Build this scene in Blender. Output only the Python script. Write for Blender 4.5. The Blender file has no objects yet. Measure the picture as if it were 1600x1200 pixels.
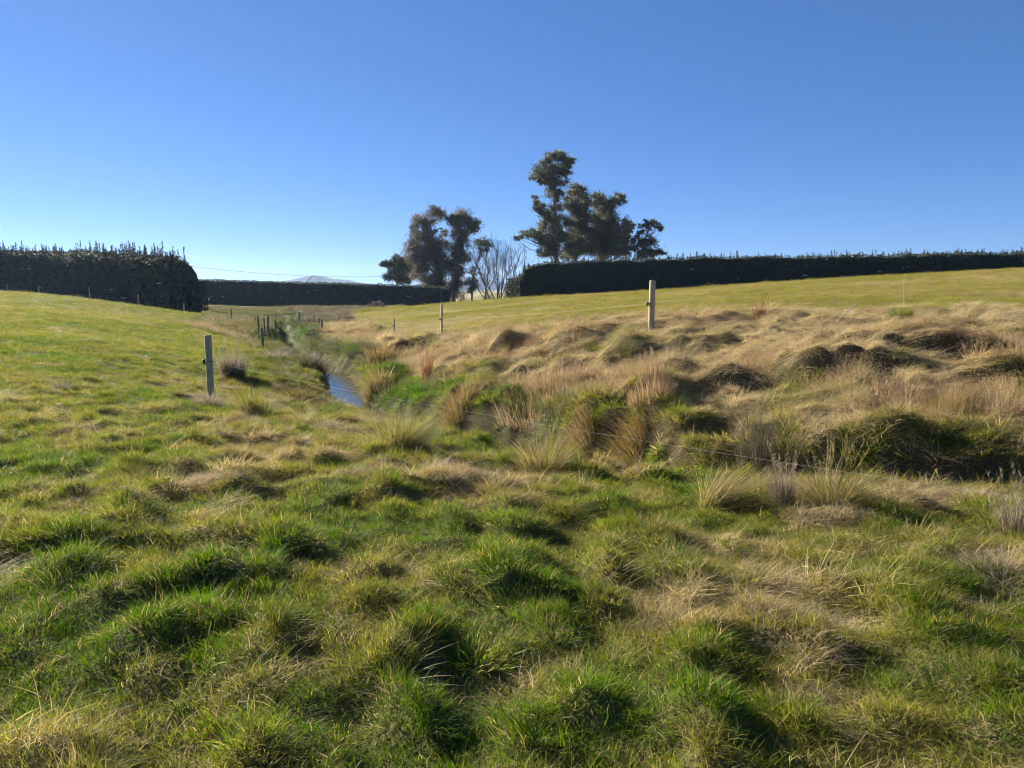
import bpy, math, random
import numpy as np
from mathutils import Vector
R = math.radians
rng = np.random.default_rng(7)
random.seed(7)
S = bpy.context.scene
COL = S.collection

# ------------------------------------------------------------------ camera
F = 1140.0                       # focal length in pixels of the 1600 wide photograph
PITCH = R(7.5)
CAM_Z = 1.65
cam_d = bpy.data.cameras.new('camera')
cam_d.sensor_fit = 'HORIZONTAL'; cam_d.sensor_width = 36.0; cam_d.lens = F/1600*36
cam_d.clip_start = 0.05; cam_d.clip_end = 40000
cam = bpy.data.objects.new('camera', cam_d); COL.objects.link(cam)
cam.location = (0, 0, CAM_Z); cam.rotation_euler = (R(90)-PITCH, 0, 0)
S.camera = cam

# ------------------------------------------------------------------ sky and sun
SUN_EL, SUN_AZ = R(25), R(-50)    # azimuth from +Y towards +X
w = bpy.data.worlds.new('World'); S.world = w; w.use_nodes = True
nt = w.node_tree; nt.nodes.clear()
sky = nt.nodes.new('ShaderNodeTexSky'); sky.sky_type = 'NISHITA'; sky.sun_disc = False
sky.sun_elevation = SUN_EL; sky.sun_rotation = SUN_AZ
sky.altitude = 0; sky.air_density = 0.5; sky.dust_density = 0.0; sky.ozone_density = 6.0
hs = nt.nodes.new('ShaderNodeHueSaturation'); hs.inputs['Saturation'].default_value = 1.12; hs.inputs['Hue'].default_value = 0.508
bg = nt.nodes.new('ShaderNodeBackground'); bg.inputs['Strength'].default_value = 0.079
wo = nt.nodes.new('ShaderNodeOutputWorld')
wb = nt.nodes.new('ShaderNodeMix'); wb.data_type = 'RGBA'; wb.blend_type = 'MULTIPLY'; wb.inputs[0].default_value = 1; wb.inputs[7].default_value = (0.76, 0.96, 1.22, 1)   # the camera's cool balance
nt.links.new(sky.outputs[0], hs.inputs['Color']); nt.links.new(hs.outputs[0], wb.inputs[6]); gm = nt.nodes.new('ShaderNodeGamma'); gm.inputs['Gamma'].default_value = 0.65; nt.links.new(wb.outputs[2], gm.inputs['Color']); nt.links.new(gm.outputs[0], bg.inputs['Color']); nt.links.new(bg.outputs[0], wo.inputs['Surface'])
sun_d = bpy.data.lights.new('sun', 'SUN'); sun_d.energy = 5.0; sun_d.angle = R(0.6); sun_d.color = (1.0, 0.92, 0.78)
sun = bpy.data.objects.new('sun', sun_d); COL.objects.link(sun)
sdir = Vector((math.sin(SUN_AZ)*math.cos(SUN_EL), math.cos(SUN_AZ)*math.cos(SUN_EL), math.sin(SUN_EL)))
sun.rotation_euler = sdir.to_track_quat('Z', 'Y').to_euler()
S.view_settings.view_transform = 'Standard'; S.view_settings.look = 'None'
S.view_settings.exposure = 1.6; S.view_settings.gamma = 1.0; S.view_settings.use_curve_mapping = False
S.render.engine = 'CYCLES'
cy = S.cycles
cy.max_bounces = 5; cy.diffuse_bounces = 2; cy.glossy_bounces = 2; cy.transmission_bounces = 3; cy.volume_bounces = 0
cy.transparent_max_bounces = 4; cy.use_denoising = True; cy.use_adaptive_sampling = True; cy.adaptive_threshold = 0.03
cy.pixel_filter_type = 'BLACKMAN_HARRIS'; cy.filter_width = 1.1
try: cy.denoising_prefilter = 'ACCURATE'
except Exception: pass

# ------------------------------------------------------------------ helpers
def tag(o, label=None, cat=None, group=None, kind=None):
    if label: o['label'] = label
    if cat: o['category'] = cat
    if group: o['group'] = group
    if kind: o['kind'] = kind
    return o

def link(o, parent=None, col=None):
    (col or COL).objects.link(o)
    if parent is not None: o.parent = parent
    return o

def empty(name, loc):
    o = bpy.data.objects.new(name, None); o.location = loc; o.empty_display_size = 0.2
    return link(o)

def tri_mesh(name, V, T, mat=None, attrs=None, smooth=False):
    V = np.asarray(V, np.float32); T = np.asarray(T, np.int32)
    k = T.shape[1]
    me = bpy.data.meshes.new(name)
    me.vertices.add(len(V)); me.vertices.foreach_set('co', V.ravel())
    me.loops.add(T.size); me.loops.foreach_set('vertex_index', T.ravel())
    me.polygons.add(len(T)); me.polygons.foreach_set('loop_start', np.arange(0, T.size, k, dtype=np.int32))
    if smooth: me.polygons.foreach_set('use_smooth', np.ones(len(T), bool))
    for an, av in (attrs or {}).items():
        av = np.asarray(av, np.float32)
        if av.ndim == 1:
            a = me.attributes.new(an, 'FLOAT', 'POINT'); a.data.foreach_set('value', av)
        else:
            a = me.attributes.new(an, 'FLOAT_COLOR', 'POINT')
            if av.shape[1] == 3: av = np.concatenate([av, np.ones((len(av), 1), np.float32)], 1)
            a.data.foreach_set('color', av.ravel())
    me.update(calc_edges=True)
    if mat: me.materials.append(mat)
    return me

def obj(name, me, parent=None, loc=None, col=None):
    o = bpy.data.objects.new(name, me)
    if loc is not None: o.location = loc
    return link(o, parent, col)

def join(parts):
    V, T, A, off = [], [], {}, 0
    for v, t, a in parts:
        V.append(v); T.append(np.asarray(t)+off); off += len(v)
        for k, x in a.items(): A.setdefault(k, []).append(x)
    return np.concatenate(V), np.concatenate(T), {k: np.concatenate(x) for k, x in A.items()}

def tube(path, rad, sides=6, cap=True):
    path = np.asarray(path, float); n = len(path)
    rad = np.broadcast_to(np.asarray(rad, float), (n,))
    V = []
    for i in range(n):
        t = path[min(i+1, n-1)] - path[max(i-1, 0)]; t = t/(np.linalg.norm(t)+1e-9)
        ref = np.array([0, 0, 1.0]) if abs(t[2]) < .9 else np.array([1.0, 0, 0])
        a = np.cross(t, ref); a /= np.linalg.norm(a); b = np.cross(t, a)
        ang = np.arange(sides)*2*math.pi/sides
        V.append(path[i] + rad[i]*(np.cos(ang)[:, None]*a + np.sin(ang)[:, None]*b))
    V = np.concatenate(V); T = []
    for i in range(n-1):
        for j in range(sides):
            p, q = i*sides+j, i*sides+(j+1) % sides
            T += [(p, q, q+sides), (p, q+sides, p+sides)]
    if cap:
        for base in (0, (n-1)*sides):
            for j in range(1, sides-1):
                T.append((base, base+j, base+j+1) if base else (base, base+j+1, base+j))
    return V, np.array(T), {}

# value noise -------------------------------------------------------
_tab = np.random.default_rng(3).random((256, 256))
def vnoise(x, y):
    xi = np.floor(x).astype(np.int64); yi = np.floor(y).astype(np.int64)
    fx = x-xi; fy = y-yi; fx = fx*fx*(3-2*fx); fy = fy*fy*(3-2*fy)
    a = _tab[xi & 255, yi & 255]; b = _tab[(xi+1) & 255, yi & 255]
    c = _tab[xi & 255, (yi+1) & 255]; d = _tab[(xi+1) & 255, (yi+1) & 255]
    return (a*(1-fx)+b*fx)*(1-fy)+(c*(1-fx)+d*fx)*fy
def fbm(x, y, s, o=3, seed=0):
    r = 0; amp = 1; tot = 0; x = np.asarray(x, float)/s+17.3*seed; y = np.asarray(y, float)/s+9.7*seed
    for k in range(o):
        r = r+amp*vnoise(x*(2**k)*.87+y*(2**k)*.49+k*31, y*(2**k)*.87-x*(2**k)*.49+k*57); tot += amp; amp *= .5
    return r/tot
def sstep(a, b, x):
    t = np.clip((x-a)/(b-a), 0, 1); return t*t*(3-2*t)

# pixel of the photograph + depth -> world
def ray(px, py):
    u = (px-800)/F; v = (600-py)/F
    return u, math.cos(PITCH)+v*math.sin(PITCH), -math.sin(PITCH)+v*math.cos(PITCH)
def at(px, py, Y):
    a, b, c = ray(px, py); return np.array([a/b*Y, Y, CAM_Z+c/b*Y])

# ------------------------------------------------------------------ terrain height
CP = [at(*p) for p in [
 # left field
 (0, 458, 55), (0, 485, 32), (0, 520, 21.5), (0, 600, 12), (0, 720, 7.3), (100, 467, 52), (200, 478, 52), (300, 491, 56), (380, 504, 58),
 (200, 540, 20), (200, 620, 12.3), (330, 625, 13.7), (380, 545, 28), (390, 520, 42), (300, 510, 36), (120, 505, 28),
 # left bank of the stream
 (411, 547, 39), (430, 600, 18.3), (440, 575, 23.5), (480, 640, 14.5), (555, 655, 13.6), (600, 700, 9.3), (700, 725, 8.1), (800, 755, 7.2), (950, 780, 6.5),
 (1100, 800, 6.0), (1300, 820, 5.7), (1500, 835, 5.4), (1700, 850, 5.2), (2100, 850, 5.2),
 # right of the stream
 (590, 620, 20), (640, 640, 16.3), (620, 575, 25), (560, 545, 33), (760, 640, 12.8), (700, 600, 17), (720, 560, 21), (830, 640, 12.2), (900, 640, 11.8), (900, 600, 14), (920, 560, 16.5),
 (1016, 515, 18), (860, 525, 20.5), (1100, 640, 10.8), (1100, 580, 13.6), (1250, 640, 10), (1250, 590, 11.6), (1250, 530, 15), (1400, 664, 9.0), (1400, 700, 8.2), (1560, 668, 8.6), (1560, 712, 7.8),
 (1400, 600, 11), (1500, 590, 11.2), (1500, 545, 12.6), (1400, 520, 15), (1400, 490, 19), (1600, 540, 12.6), (1600, 600, 10.5), (1800, 600, 10.5), (1600, 490, 18), (1200, 490, 21),
 # right field
 (690, 521, 31), (616, 527, 38), (760, 503, 33), (860, 494, 29), (560, 520, 45), (520, 500, 72), (600, 503, 56), (600, 484, 95), (700, 474, 98), (800, 480, 56),
 (810, 466, 90), (920, 461, 86), (1016, 456, 82), (1016, 478, 38), (1200, 443, 74), (1200, 466, 36), (1400, 431, 68), (1400, 458, 36), (1600, 420, 64), (1600, 452, 34), (1800, 410, 62),
 # valley floor and far bank
 (450, 522, 58), (450, 508, 78), (450, 500, 96), (380, 484, 120), (450, 481, 122), (540, 482, 122), (340, 498, 72), (360, 500, 88), (290, 491, 78), (217, 479, 82), (140, 468, 90), (60, 459, 98), (0, 457, 106), (-200, 452, 110),
 (430, 500, 70), (500, 510, 70),
]]
CP += [np.array(p, float) for p in [
 (0, 0, 0), (0, 2.5, 0), (3, 2.5, -.02), (-3, 2.5, .02), (1.2, 4.5, -.08), (-2, 5, -.03), (3, 4.2, -.12), (-1, 7, -.12), (-3.5, 9, -.12), (0, -8, .2), (15, -8, .2), (-15, -8, .3), (20, 3, 0),
 (-40, 10, 1.5), (40, 12, 1.2), (60, 40, 4.0), (-60, 40, 1.8), (-50, 160, -2.5), (-20, 165, -3), (0, 150, -2.5), (40, 130, 1.0), (90, 120, 3.0), (90, 75, 4.0),
 (-120, 150, 0), (0, 260, -4), (150, 250, 0), (-200, 250, -2), (0, -150, 2), (-250, 0, 1), (250, 0, 2), (0, 900, -5), (900, 900, -5), (-900, 900, -5), (0, -900, -2), (900, -900, -2), (-900, -900, -2)]]
CP = np.array(CP)
def _phi(r2): return np.sqrt(r2+2.0)
_n = len(CP)
_A = np.zeros((_n+3, _n+3)); _d = CP[:, None, :2]-CP[None, :, :2]
_A[:_n, :_n] = _phi((_d**2).sum(-1)); _A[:_n, :_n] -= np.eye(_n)*0.12
_A[:_n, _n] = 1; _A[_n, :_n] = 1; _A[:_n, _n+1:] = CP[:, :2]/100; _A[_n+1:, :_n] = CP[:, :2].T/100
_w = np.linalg.solve(_A, np.concatenate([CP[:, 2], np.zeros(3)]))
def base_h(x, y):
    r = _w[_n]+_w[_n+1]*x/100+_w[_n+2]*y/100
    for i in range(_n): r = r+_w[i]*_phi((x-CP[i, 0])**2+(y-CP[i, 1])**2)
    return r

# stream centre line: x, y, bottom z, half width
ST = np.array([(30, 5.5, -.3, .4), (12, 6.6, -.3, .4), (6.0, 6.9, -.36, .4), (3.8, 7.4, -.66, .4), (2.0, 8.3, -1.0, .42), (.7, 9.8, -1.35, .45), (-.6, 11.8, -1.5, .45), (-2.5, 15.2, -1.58, .5),
               (-4.25, 19.0, -1.62, .62), (-5.05, 21.8, -1.62, .5), (-6.0, 25.2, -1.64, .42), (-7.8, 29.5, -1.85, .35), (-10.2, 35, -2.1, .3), (-13.8, 45, -2.4, .3), (-18.6, 60, -2.7, .3), (-25, 80, -3.0, .3), (-31, 102, -3.1, .3)])
def stream_d(x, y):
    """distance to the stream, signed (+ on the far/right side), with bottom height and half width there"""
    x = np.asarray(x, float); y = np.asarray(y, float)
    best = np.full(x.shape, 1e9); sg = np.ones(x.shape); zb = np.zeros(x.shape); hw = np.zeros(x.shape)
    for a, b in zip(ST[:-1], ST[1:]):
        dx, dy = b[0]-a[0], b[1]-a[1]; L = dx*dx+dy*dy
        t = np.clip(((x-a[0])*dx+(y-a[1])*dy)/L, 0, 1)
        qx, qy = x-a[0]-t*dx, y-a[1]-t*dy; d = np.hypot(qx, qy); m = d < best
        best = np.where(m, d, best)
        c = dx*(y-a[1])-dy*(x-a[0])
        sg = np.where(m, np.where(c > 0, -1.0, 1.0), sg)
        zb = np.where(m, a[2]+t*(b[2]-a[2]), zb); hw = np.where(m, a[3]+t*(b[3]-a[3]), hw)
    return best, sg, zb, hw

# edge of the mown right hand field
FE = np.array([(60, 10), (30, 14), (13.3, 17.6), (10.0, 19.2), (7.5, 21), (4.3, 21.2), (1.3, 23.5), (-2.1, 29.0), (-7, 40), (-12.5, 56), (-17.5, 72), (-24, 95), (-28, 118)])
def field_d(x, y):
    """>0 inside the right hand field"""
    xs = FE[::-1, 0]; ys = FE[::-1, 1]
    return (y-np.interp(x, xs, ys))*np.where(x > -2, 1.0, .55)

BUMPS = []     # filled from pixel positions below: x, y, half width, height, back length, front length, angle
def regions(x, y):
    d, sg, zb, hw = stream_d(x, y)
    sd = d*sg
    fd = field_d(x, y)
    far = sstep(-.2, .6, sd-.3)                  # over the stream
    field = sstep(-.6, .9, fd+1.2*(fbm(x, y, 2.2, 2, 5)-.5))*far
    terr = far*(1-field)*(1-sstep(30, 50, y))
    left = (1-far)
    return d, sd, zb, hw, far, field, terr, left
def height(x, y, full=True):
    x = np.asarray(x, float); y = np.asarray(y, float)
    z = base_h(x, y)
    d, sd, zb, hw, far, field, terr, left = regions(x, y)
    for bx, by, bw, bh, bb, bf, ba in BUMPS:
        ca, sa = math.cos(ba), math.sin(ba)
        m = (np.abs(x-bx) < 5) & (np.abs(y-by) < 5)
        if not m.any(): continue
        a = (x-bx)*ca+(y-by)*sa; b = -(x-bx)*sa+(y-by)*ca     # b grows away from the camera
        fb = np.where(b > 0, np.exp(-(b/bb)**2), np.exp(-(b/bf)**2))
        z = z+bh*np.exp(-(np.abs(a)/bw)**3)*fb*(.75+.5*fbm(x, y, .5, 2, 8))
    wd = d+.45*(fbm(x, y, 1.1, 2, 4)-.5)
    zd = zb+np.maximum(0, wd-hw)*(1.15+.9*fbm(x, y, 1.7, 2, 11))
    k = .12; h = np.clip(.5+.5*(z-zd)/k, 0, 1)
    nearmask = (y > 2) & (y < 110)
    zc = z*(1-h)+zd*h-k*h*(1-h)
    z = np.where(nearmask & (wd < 3.5), np.minimum(zc, z), z)
    if full:
        rr = np.hypot(x, y); fade = 1/(1+(rr/60)**2)
        hum = sstep(.42, .78, fbm(x, y, .30, 2, 1))
        big = fbm(x, y, 3.4, 2, 2)-.5
        nearw = left*(1-sstep(14, 40, rr)*.75)*(.22+.78*sstep(-6.5, -1.5, x+y*.22))
        hum2 = sstep(.45, .8, fbm(x, y, .34, 2, 12))
        z = z+fade*(nearw*(.085*hum+.045*hum2+.08*big+.05*(fbm(x, y, 1.0, 2, 14)-.5)+.03*fbm(x, y, .22, 2, 6)) + left*(.05*big+.03*hum2)
             + terr*(.13*sstep(.42, .72, fbm(x, y, .70, 3, 3))+.09*hum2+.22*big+.05*fbm(x, y, .25, 2, 6))
             + field*(.03*(fbm(x, y, .5, 2, 9))+.15*big))*sstep(.2, .9, d)
    return z
_Ys = np.concatenate([np.linspace(1.2, 12, 400), np.linspace(12.03, 60, 900), np.linspace(60.1, 170, 500)])
def ground(px, py, full=True):
    """world point where the pixel's line of sight meets the ground"""
    a, b, c = ray(px, py)
    X = a/b*_Ys; Z = CAM_Z+c/b*_Ys; h = height(X, _Ys, full)
    k = np.nonzero(Z < h)[0]; k = k[0] if len(k) else len(_Ys)-1
    return np.array([X[k], _Ys[k], h[k]])
for (px, py, bw, bh, bb, bf) in [
    (1505, 590, .85, .20, 1.3, .16), (1245, 608, .50, .30, .8, .13), (1390, 600, .75, .10, .8, .12), (1130, 590, .5, .14, .6, .12),
    (1545, 700, 1.5, .20, 1.0, .2), (1000, 558, .7, .10, 1.2, .16), (1330, 570, .5, .18, .8, .12), (905, 655, .5, .25, .7, .2),
    (1230, 690, .45, .22, .5, .15), (980, 690, .5, .2, .5, .15), (720, 625, .5, .24, .9, .2), (790, 665, .4, .2, .6, .2), (600, 600, .6, .2, .9, .3),
    (700, 540, .7, .2, 1.2, .3), (640, 548, .7, .2, 1.2, .3), (455, 615, .8, .22, .6, .45), (860, 560, .9, .2, 1.2, .2), (1340, 645, .5, .08, .6, .15),
    (1080, 560, .8, .16, 1.0, .15), (1170, 545, .7, .14, 1.0, .15), (1440, 530, .8, .16, 1.0, .15), (930, 530, .8, .16, 1.0, .15), (1060, 680, .5, .2, .5, .15)]:
    p = ground(px, py, False); BUMPS.append((p[0], p[1], bw, bh, bb, bf, -math.atan2(p[0], p[1])*.6+random.uniform(-.25, .25)))

_r = np.random.default_rng(12)
for _ in range(34):
    q = _r.uniform(0, 10); i0 = int(q)+1; a, b = ST[i0], ST[min(i0+1, len(ST)-1)]; f_ = q % 1; c_ = a+(b-a)*f_; tx, ty = b[0]-a[0], b[1]-a[1]; L = math.hypot(tx, ty); off = _r.uniform(1.0, 3.6)
    bx, by = c_[0]-ty/L*off*-1, c_[1]+tx/L*off*-1
    sc_ = _r.uniform(.25, .55); BUMPS.append((bx, by, sc_, _r.uniform(.14, .30), _r.uniform(.4, .9), _r.uniform(.10, .2), _r.uniform(-.9, .2)))
for (px, py) in [(1060, 540), (1110, 555), (1180, 575), (1290, 555), (1350, 540), (1440, 560), (1580, 600), (1230, 530), (1130, 620), (1200, 640), (1300, 610), (1060, 590), (960, 575), (900, 540), (840, 545), (780, 550), (1510, 530), (1560, 515), (1400, 515), (1280, 585), (760, 585), (820, 590), (1460, 620)]:
    p = ground(px, py, False); BUMPS.append((p[0], p[1], _r.uniform(.25, .5), _r.uniform(.08, .18), _r.uniform(.5, 1.1), _r.uniform(.10, .18), -math.atan2(p[0], p[1])*.6+_r.uniform(-.7, .3)))
for i_ in range(len(BUMPS)):
    b_ = BUMPS[i_]
    if b_[0] > 2.6 and b_[1] < 11.5: BUMPS[i_] = b_[:3]+(min(b_[3], .07),)+b_[4:]      # the right end of the bank is low
# undercut edges where the turf has slumped
for (px, py, bw, bh) in [(1490, 578, .95, .36), (1255, 602, .55, .30), (1400, 592, .6, .24), (1000, 560, .8, .20), (1335, 570, .5, .22), (1150, 592, .4, .2), (900, 560, .5, .2), (1560, 600, .5, .24), (1085, 566, .5, .18), (800, 545, .5, .2)]:
    p = ground(px, py, False); BUMPS.append((p[0], p[1], bw*1.25, bh*.78, 1.7, .09, -math.atan2(p[0], p[1])*.6-.15))
# how dry the grass is, how lush, 0..1
def dryness(x, y):
    d, sd, zb, hw, far, field, terr, left = regions(x, y)
    n = fbm(x, y, 1.3, 3, 21); n2 = fbm(x, y, .45, 2, 22); n3 = fbm(x, y, 7, 2, 23)
    rr = np.hypot(x, y)
    up = sstep(.9, 3.0, sd+1.6*(n-.5)+np.maximum(0, 9-y)*-.05)
    dt = .25+.75*up+.9*(n2-.5)*(1-up*.6)+.12
    nearR = sstep(1.5, 5.5, x-.1*y)*(1-sstep(7, 9, y))
    lp = 1-.55*sstep(2.5, 6, -(x+.1*y))
    dl = .26+.9*(n-.5)*lp+1.05*(n2-.5)*lp+.25*(n3-.5)+.0*nearR
    dfar = sstep(45, 100, y)*(1-sstep(2, 7, np.abs(sd)-1))
    dl = dl+.5*dfar
    df = .40+.5*(n3-.5)+.4*(n-.5)
    strip = np.exp(-((d-1.6)/1.0)**2)*sstep(10, 16, y)
    dt = dt+.32*sstep(1.5, 4, x)*sstep(.3, 1.3, sd)
    out = far*(field*df+(1-field)*dt)+(1-far)*(dl-.05*strip)
    rough = sstep(98, 106, y)*sstep(-52, -45, x)*(1-sstep(-26, -20, x))
    out = np.maximum(out, .85*rough+.5*dfar)
    return np.clip(out, 0, 1)

C_LUSH = np.array((.070, .135, .012)); C_GREEN = np.array((.132, .160, .022)); C_YEL = np.array((.232, .212, .036)); C_STRAW = np.array((.43, .34, .185)); C_BROWN = np.array((.235, .150, .075)); C_GREY = np.array((.24, .205, .16))
def ramp(t, stops):
    ts = np.array([s[0] for s in stops]); cs = np.array([s[1] for s in stops])
    return np.stack([np.interp(t, ts, cs[:, i]) for i in range(3)], -1)

# ------------------------------------------------------------------ materials
def new_mat(name):
    m = bpy.data.materials.new(name); m.use_nodes = True; m.node_tree.nodes.clear(); return m, m.node_tree
def N(t, kind, **kw):
    n = t.nodes.new(kind)
    for k, v in kw.items():
        if k in n.inputs: n.inputs[k].default_value = v
        else: setattr(n, k, v)
    return n
def mixrgb(t, fac, a, b, blend='MIX'):
    m = t.nodes.new('ShaderNodeMix'); m.data_type = 'RGBA'; m.blend_type = blend
    for sock, v in ((m.inputs[0], fac), (m.inputs[6], a), (m.inputs[7], b)):
        if isinstance(v, bpy.types.NodeSocket): t.links.new(v, sock)
        elif isinstance(v, (int, float)): sock.default_value = v
        else: sock.default_value = (*v, 1)
    return m.outputs[2]
def leafy(name, tint_type, transl=.45, rough=.55, spec=.25, var=.35, straw=0.0, col=None):
    """thin leaf: tint attribute (per instance or per vertex), blade variation from the vertex attribute rnd"""
    m, t = new_mat(name)
    if col is None:
        a = N(t, 'ShaderNodeAttribute'); a.attribute_type = tint_type; a.attribute_name = 'tint'; c = a.outputs['Color']
    else:
        r = N(t, 'ShaderNodeRGB'); r.outputs[0].default_value = (*col, 1); c = r.outputs[0]
    b = N(t, 'ShaderNodeAttribute'); b.attribute_name = 'rnd'
    mp = N(t, 'ShaderNodeMapRange'); t.links.new(b.outputs['Fac'], mp.inputs[0]); mp.inputs[3].default_value = 1-var; mp.inputs[4].default_value = 1+var
    hv = N(t, 'ShaderNodeHueSaturation'); t.links.new(c, hv.inputs['Color']); t.links.new(mp.outputs[0], hv.inputs['Value'])
    c = hv.outputs[0]
    if straw > 0:
        st = N(t, 'ShaderNodeMath', operation='GREATER_THAN'); t.links.new(b.outputs['Fac'], st.inputs[0]); st.inputs[1].default_value = 1-straw
        c = mixrgb(t, st.outputs[0], c, (.34, .26, .13))
    p = N(t, 'ShaderNodeBsdfPrincipled'); t.links.new(c, p.inputs['Base Color']); p.inputs['Roughness'].default_value = rough; p.inputs['Specular IOR Level'].default_value = spec
    tr = N(t, 'ShaderNodeBsdfTranslucent')
    g = N(t, 'ShaderNodeHueSaturation', Saturation=1.1, Value=1.5); t.links.new(c, g.inputs['Color']); t.links.new(g.outputs[0], tr.inputs['Color'])
    mx = N(t, 'ShaderNodeMixShader'); mx.inputs[0].default_value = transl
    t.links.new(p.outputs[0], mx.inputs[1]); t.links.new(tr.outputs[0], mx.inputs[2])
    o = N(t, 'ShaderNodeOutputMaterial'); t.links.new(mx.outputs[0], o.inputs['Surface'])
    return m
M_GRASS = leafy('grass_blade', 'INSTANCER', .48, .6, .15, .42, straw=.12)
M_DRY = leafy('dry_grass_blade', 'INSTANCER', .32, .6, .2, .60)
M_TUSS = leafy('tussock_blade', 'GEOMETRY', .36, .6, .22, .30)
M_GUM = leafy('gum_leaf', 'GEOMETRY', .25, .45, .35, .3)
M_HEDGE = leafy('hedge_leaf', 'GEOMETRY', .15, .6, .2, .3)

def plain(name, col, rough=.8, noise=None, spec=.3, bump=0, scale=30, stretch=(1, 1, 1)):
    m, t = new_mat(name)
    p = N(t, 'ShaderNodeBsdfPrincipled'); p.inputs['Roughness'].default_value = rough; p.inputs['Specular IOR Level'].default_value = spec
    if noise:
        tc = N(t, 'ShaderNodeTexCoord'); mp = N(t, 'ShaderNodeMapping'); mp.inputs['Scale'].default_value = stretch
        t.links.new(tc.outputs['Object'], mp.inputs[0])
        nz = N(t, 'ShaderNodeTexNoise'); nz.inputs['Scale'].default_value = scale; nz.inputs['Detail'].default_value = 6; t.links.new(mp.outputs[0], nz.inputs['Vector'])
        r = N(t, 'ShaderNodeMapRange'); r.inputs[1].default_value = .3; r.inputs[2].default_value = .7; t.links.new(nz.outputs['Fac'], r.inputs[0])
        t.links.new(mixrgb(t, r.outputs[0], col, noise), p.inputs['Base Color'])
        if bump:
            bp = N(t, 'ShaderNodeBump'); bp.inputs['Strength'].default_value = bump; bp.inputs['Distance'].default_value = .01
            t.links.new(nz.outputs['Fac'], bp.inputs['Height']); t.links.new(bp.outputs[0], p.inputs['Normal'])
    else: p.inputs['Base Color'].default_value = (*col, 1)
    o = N(t, 'ShaderNodeOutputMaterial'); t.links.new(p.outputs[0], o.inputs['Surface'])
    return m
M_POST = plain('weathered_timber', (.46, .39, .24), .85, (.27, .22, .14), bump=.5, scale=14, stretch=(6, 6, .5))
M_POST2 = plain('grey_timber', (.15, .13, .095), .9, (.24, .205, .15), bump=.5, scale=20, stretch=(6, 6, .5))
M_BATTEN = plain('pale_batten', (.42, .38, .30), .8, (.25, .22, .17), scale=20, stretch=(6, 6, .5))
M_INS = plain('black_plastic', (.015, .015, .017), .45)
M_WIRE = plain('white_poly_wire', (.38, .37, .34), .7)
M_STEELW = plain('dark_wire', (.06, .06, .065), .5)
M_BARK = plain('gum_bark', (.26, .22, .175), .85, (.12, .09, .07), scale=1.2, stretch=(2, 2, .3))
M_BARK2 = plain('grey_bark', (.15, .125, .105), .9, (.09, .075, .06), scale=2)
M_DEAD = plain('dead_stick', (.50, .45, .38), .8, (.33, .28, .23), scale=6)
M_BRUSH = plain('brush_wood', (.22, .18, .14), .9, (.12, .10, .08), scale=3)
M_HBODY = plain('hedge_inside', (.018, .022, .014), 1, (.03, .035, .02), scale=2)
M_HILL = plain('hill_cover', (.022, .03, .022), 1, (.04, .045, .03), scale=.002)

# ground: thatch, earth and (far away) grass colour from the vertex tint
mg, t = new_mat('ground_thatch')
a = N(t, 'ShaderNodeAttribute'); a.attribute_name = 'tint'
tc = N(t, 'ShaderNodeTexCoord')
n1 = N(t, 'ShaderNodeTexNoise'); n1.inputs['Scale'].default_value = 2.2; n1.inputs['Detail'].default_value = 8; n1.inputs['Roughness'].default_value = .65
n2 = N(t, 'ShaderNodeTexNoise'); n2.inputs['Scale'].default_value = 38; n2.inputs['Detail'].default_value = 5
n3 = N(t, 'ShaderNodeTexNoise'); n3.inputs['Scale'].default_value = .35; n3.inputs['Detail'].default_value = 5
for q in (n1, n2, n3): t.links.new(tc.outputs['Object'], q.inputs['Vector'])
r1 = N(t, 'ShaderNodeMapRange'); r1.inputs[1].default_value = .3; r1.inputs[2].default_value = .7; r1.inputs[3].default_value = .72; r1.inputs[4].default_value = 1.25; t.links.new(n1.outputs['Fac'], r1.inputs[0])
r2 = N(t, 'ShaderNodeMapRange'); r2.inputs[1].default_value = .3; r2.inputs[2].default_value = .7; r2.inputs[3].default_value = .7; r2.inputs[4].default_value = 1.3; t.links.new(n2.outputs['Fac'], r2.inputs[0])
mm = N(t, 'ShaderNodeMath', operation='MULTIPLY'); t.links.new(r1.outputs[0], mm.inputs[0]); t.links.new(r2.outputs[0], mm.inputs[1])
hv = N(t, 'ShaderNodeHueSaturation'); t.links.new(a.outputs['Color'], hv.inputs['Color']); t.links.new(mm.outputs[0], hv.inputs['Value'])
r3 = N(t, 'ShaderNodeMapRange'); r3.inputs[1].default_value = .35; r3.inputs[2].default_value = .65; r3.inputs[4].default_value = .35; t.links.new(n3.outputs['Fac'], r3.inputs[0])
c = mixrgb(t, r3.outputs[0], hv.outputs[0], (.16, .15, .05))
bp = N(t, 'ShaderNodeBump'); bp.inputs['Strength'].default_value = .8; bp.inputs['Distance'].default_value = .03; t.links.new(n2.outputs['Fac'], bp.inputs['Height'])
p = N(t, 'ShaderNodeBsdfPrincipled'); p.inputs['Roughness'].default_value = 1; p.inputs['Specular IOR Level'].default_value = .1
t.links.new(c, p.inputs['Base Color']); t.links.new(bp.outputs[0], p.inputs['Normal'])
o = N(t, 'ShaderNodeOutputMaterial'); t.links.new(p.outputs[0], o.inputs['Surface'])
M_GROUND = mg
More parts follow.
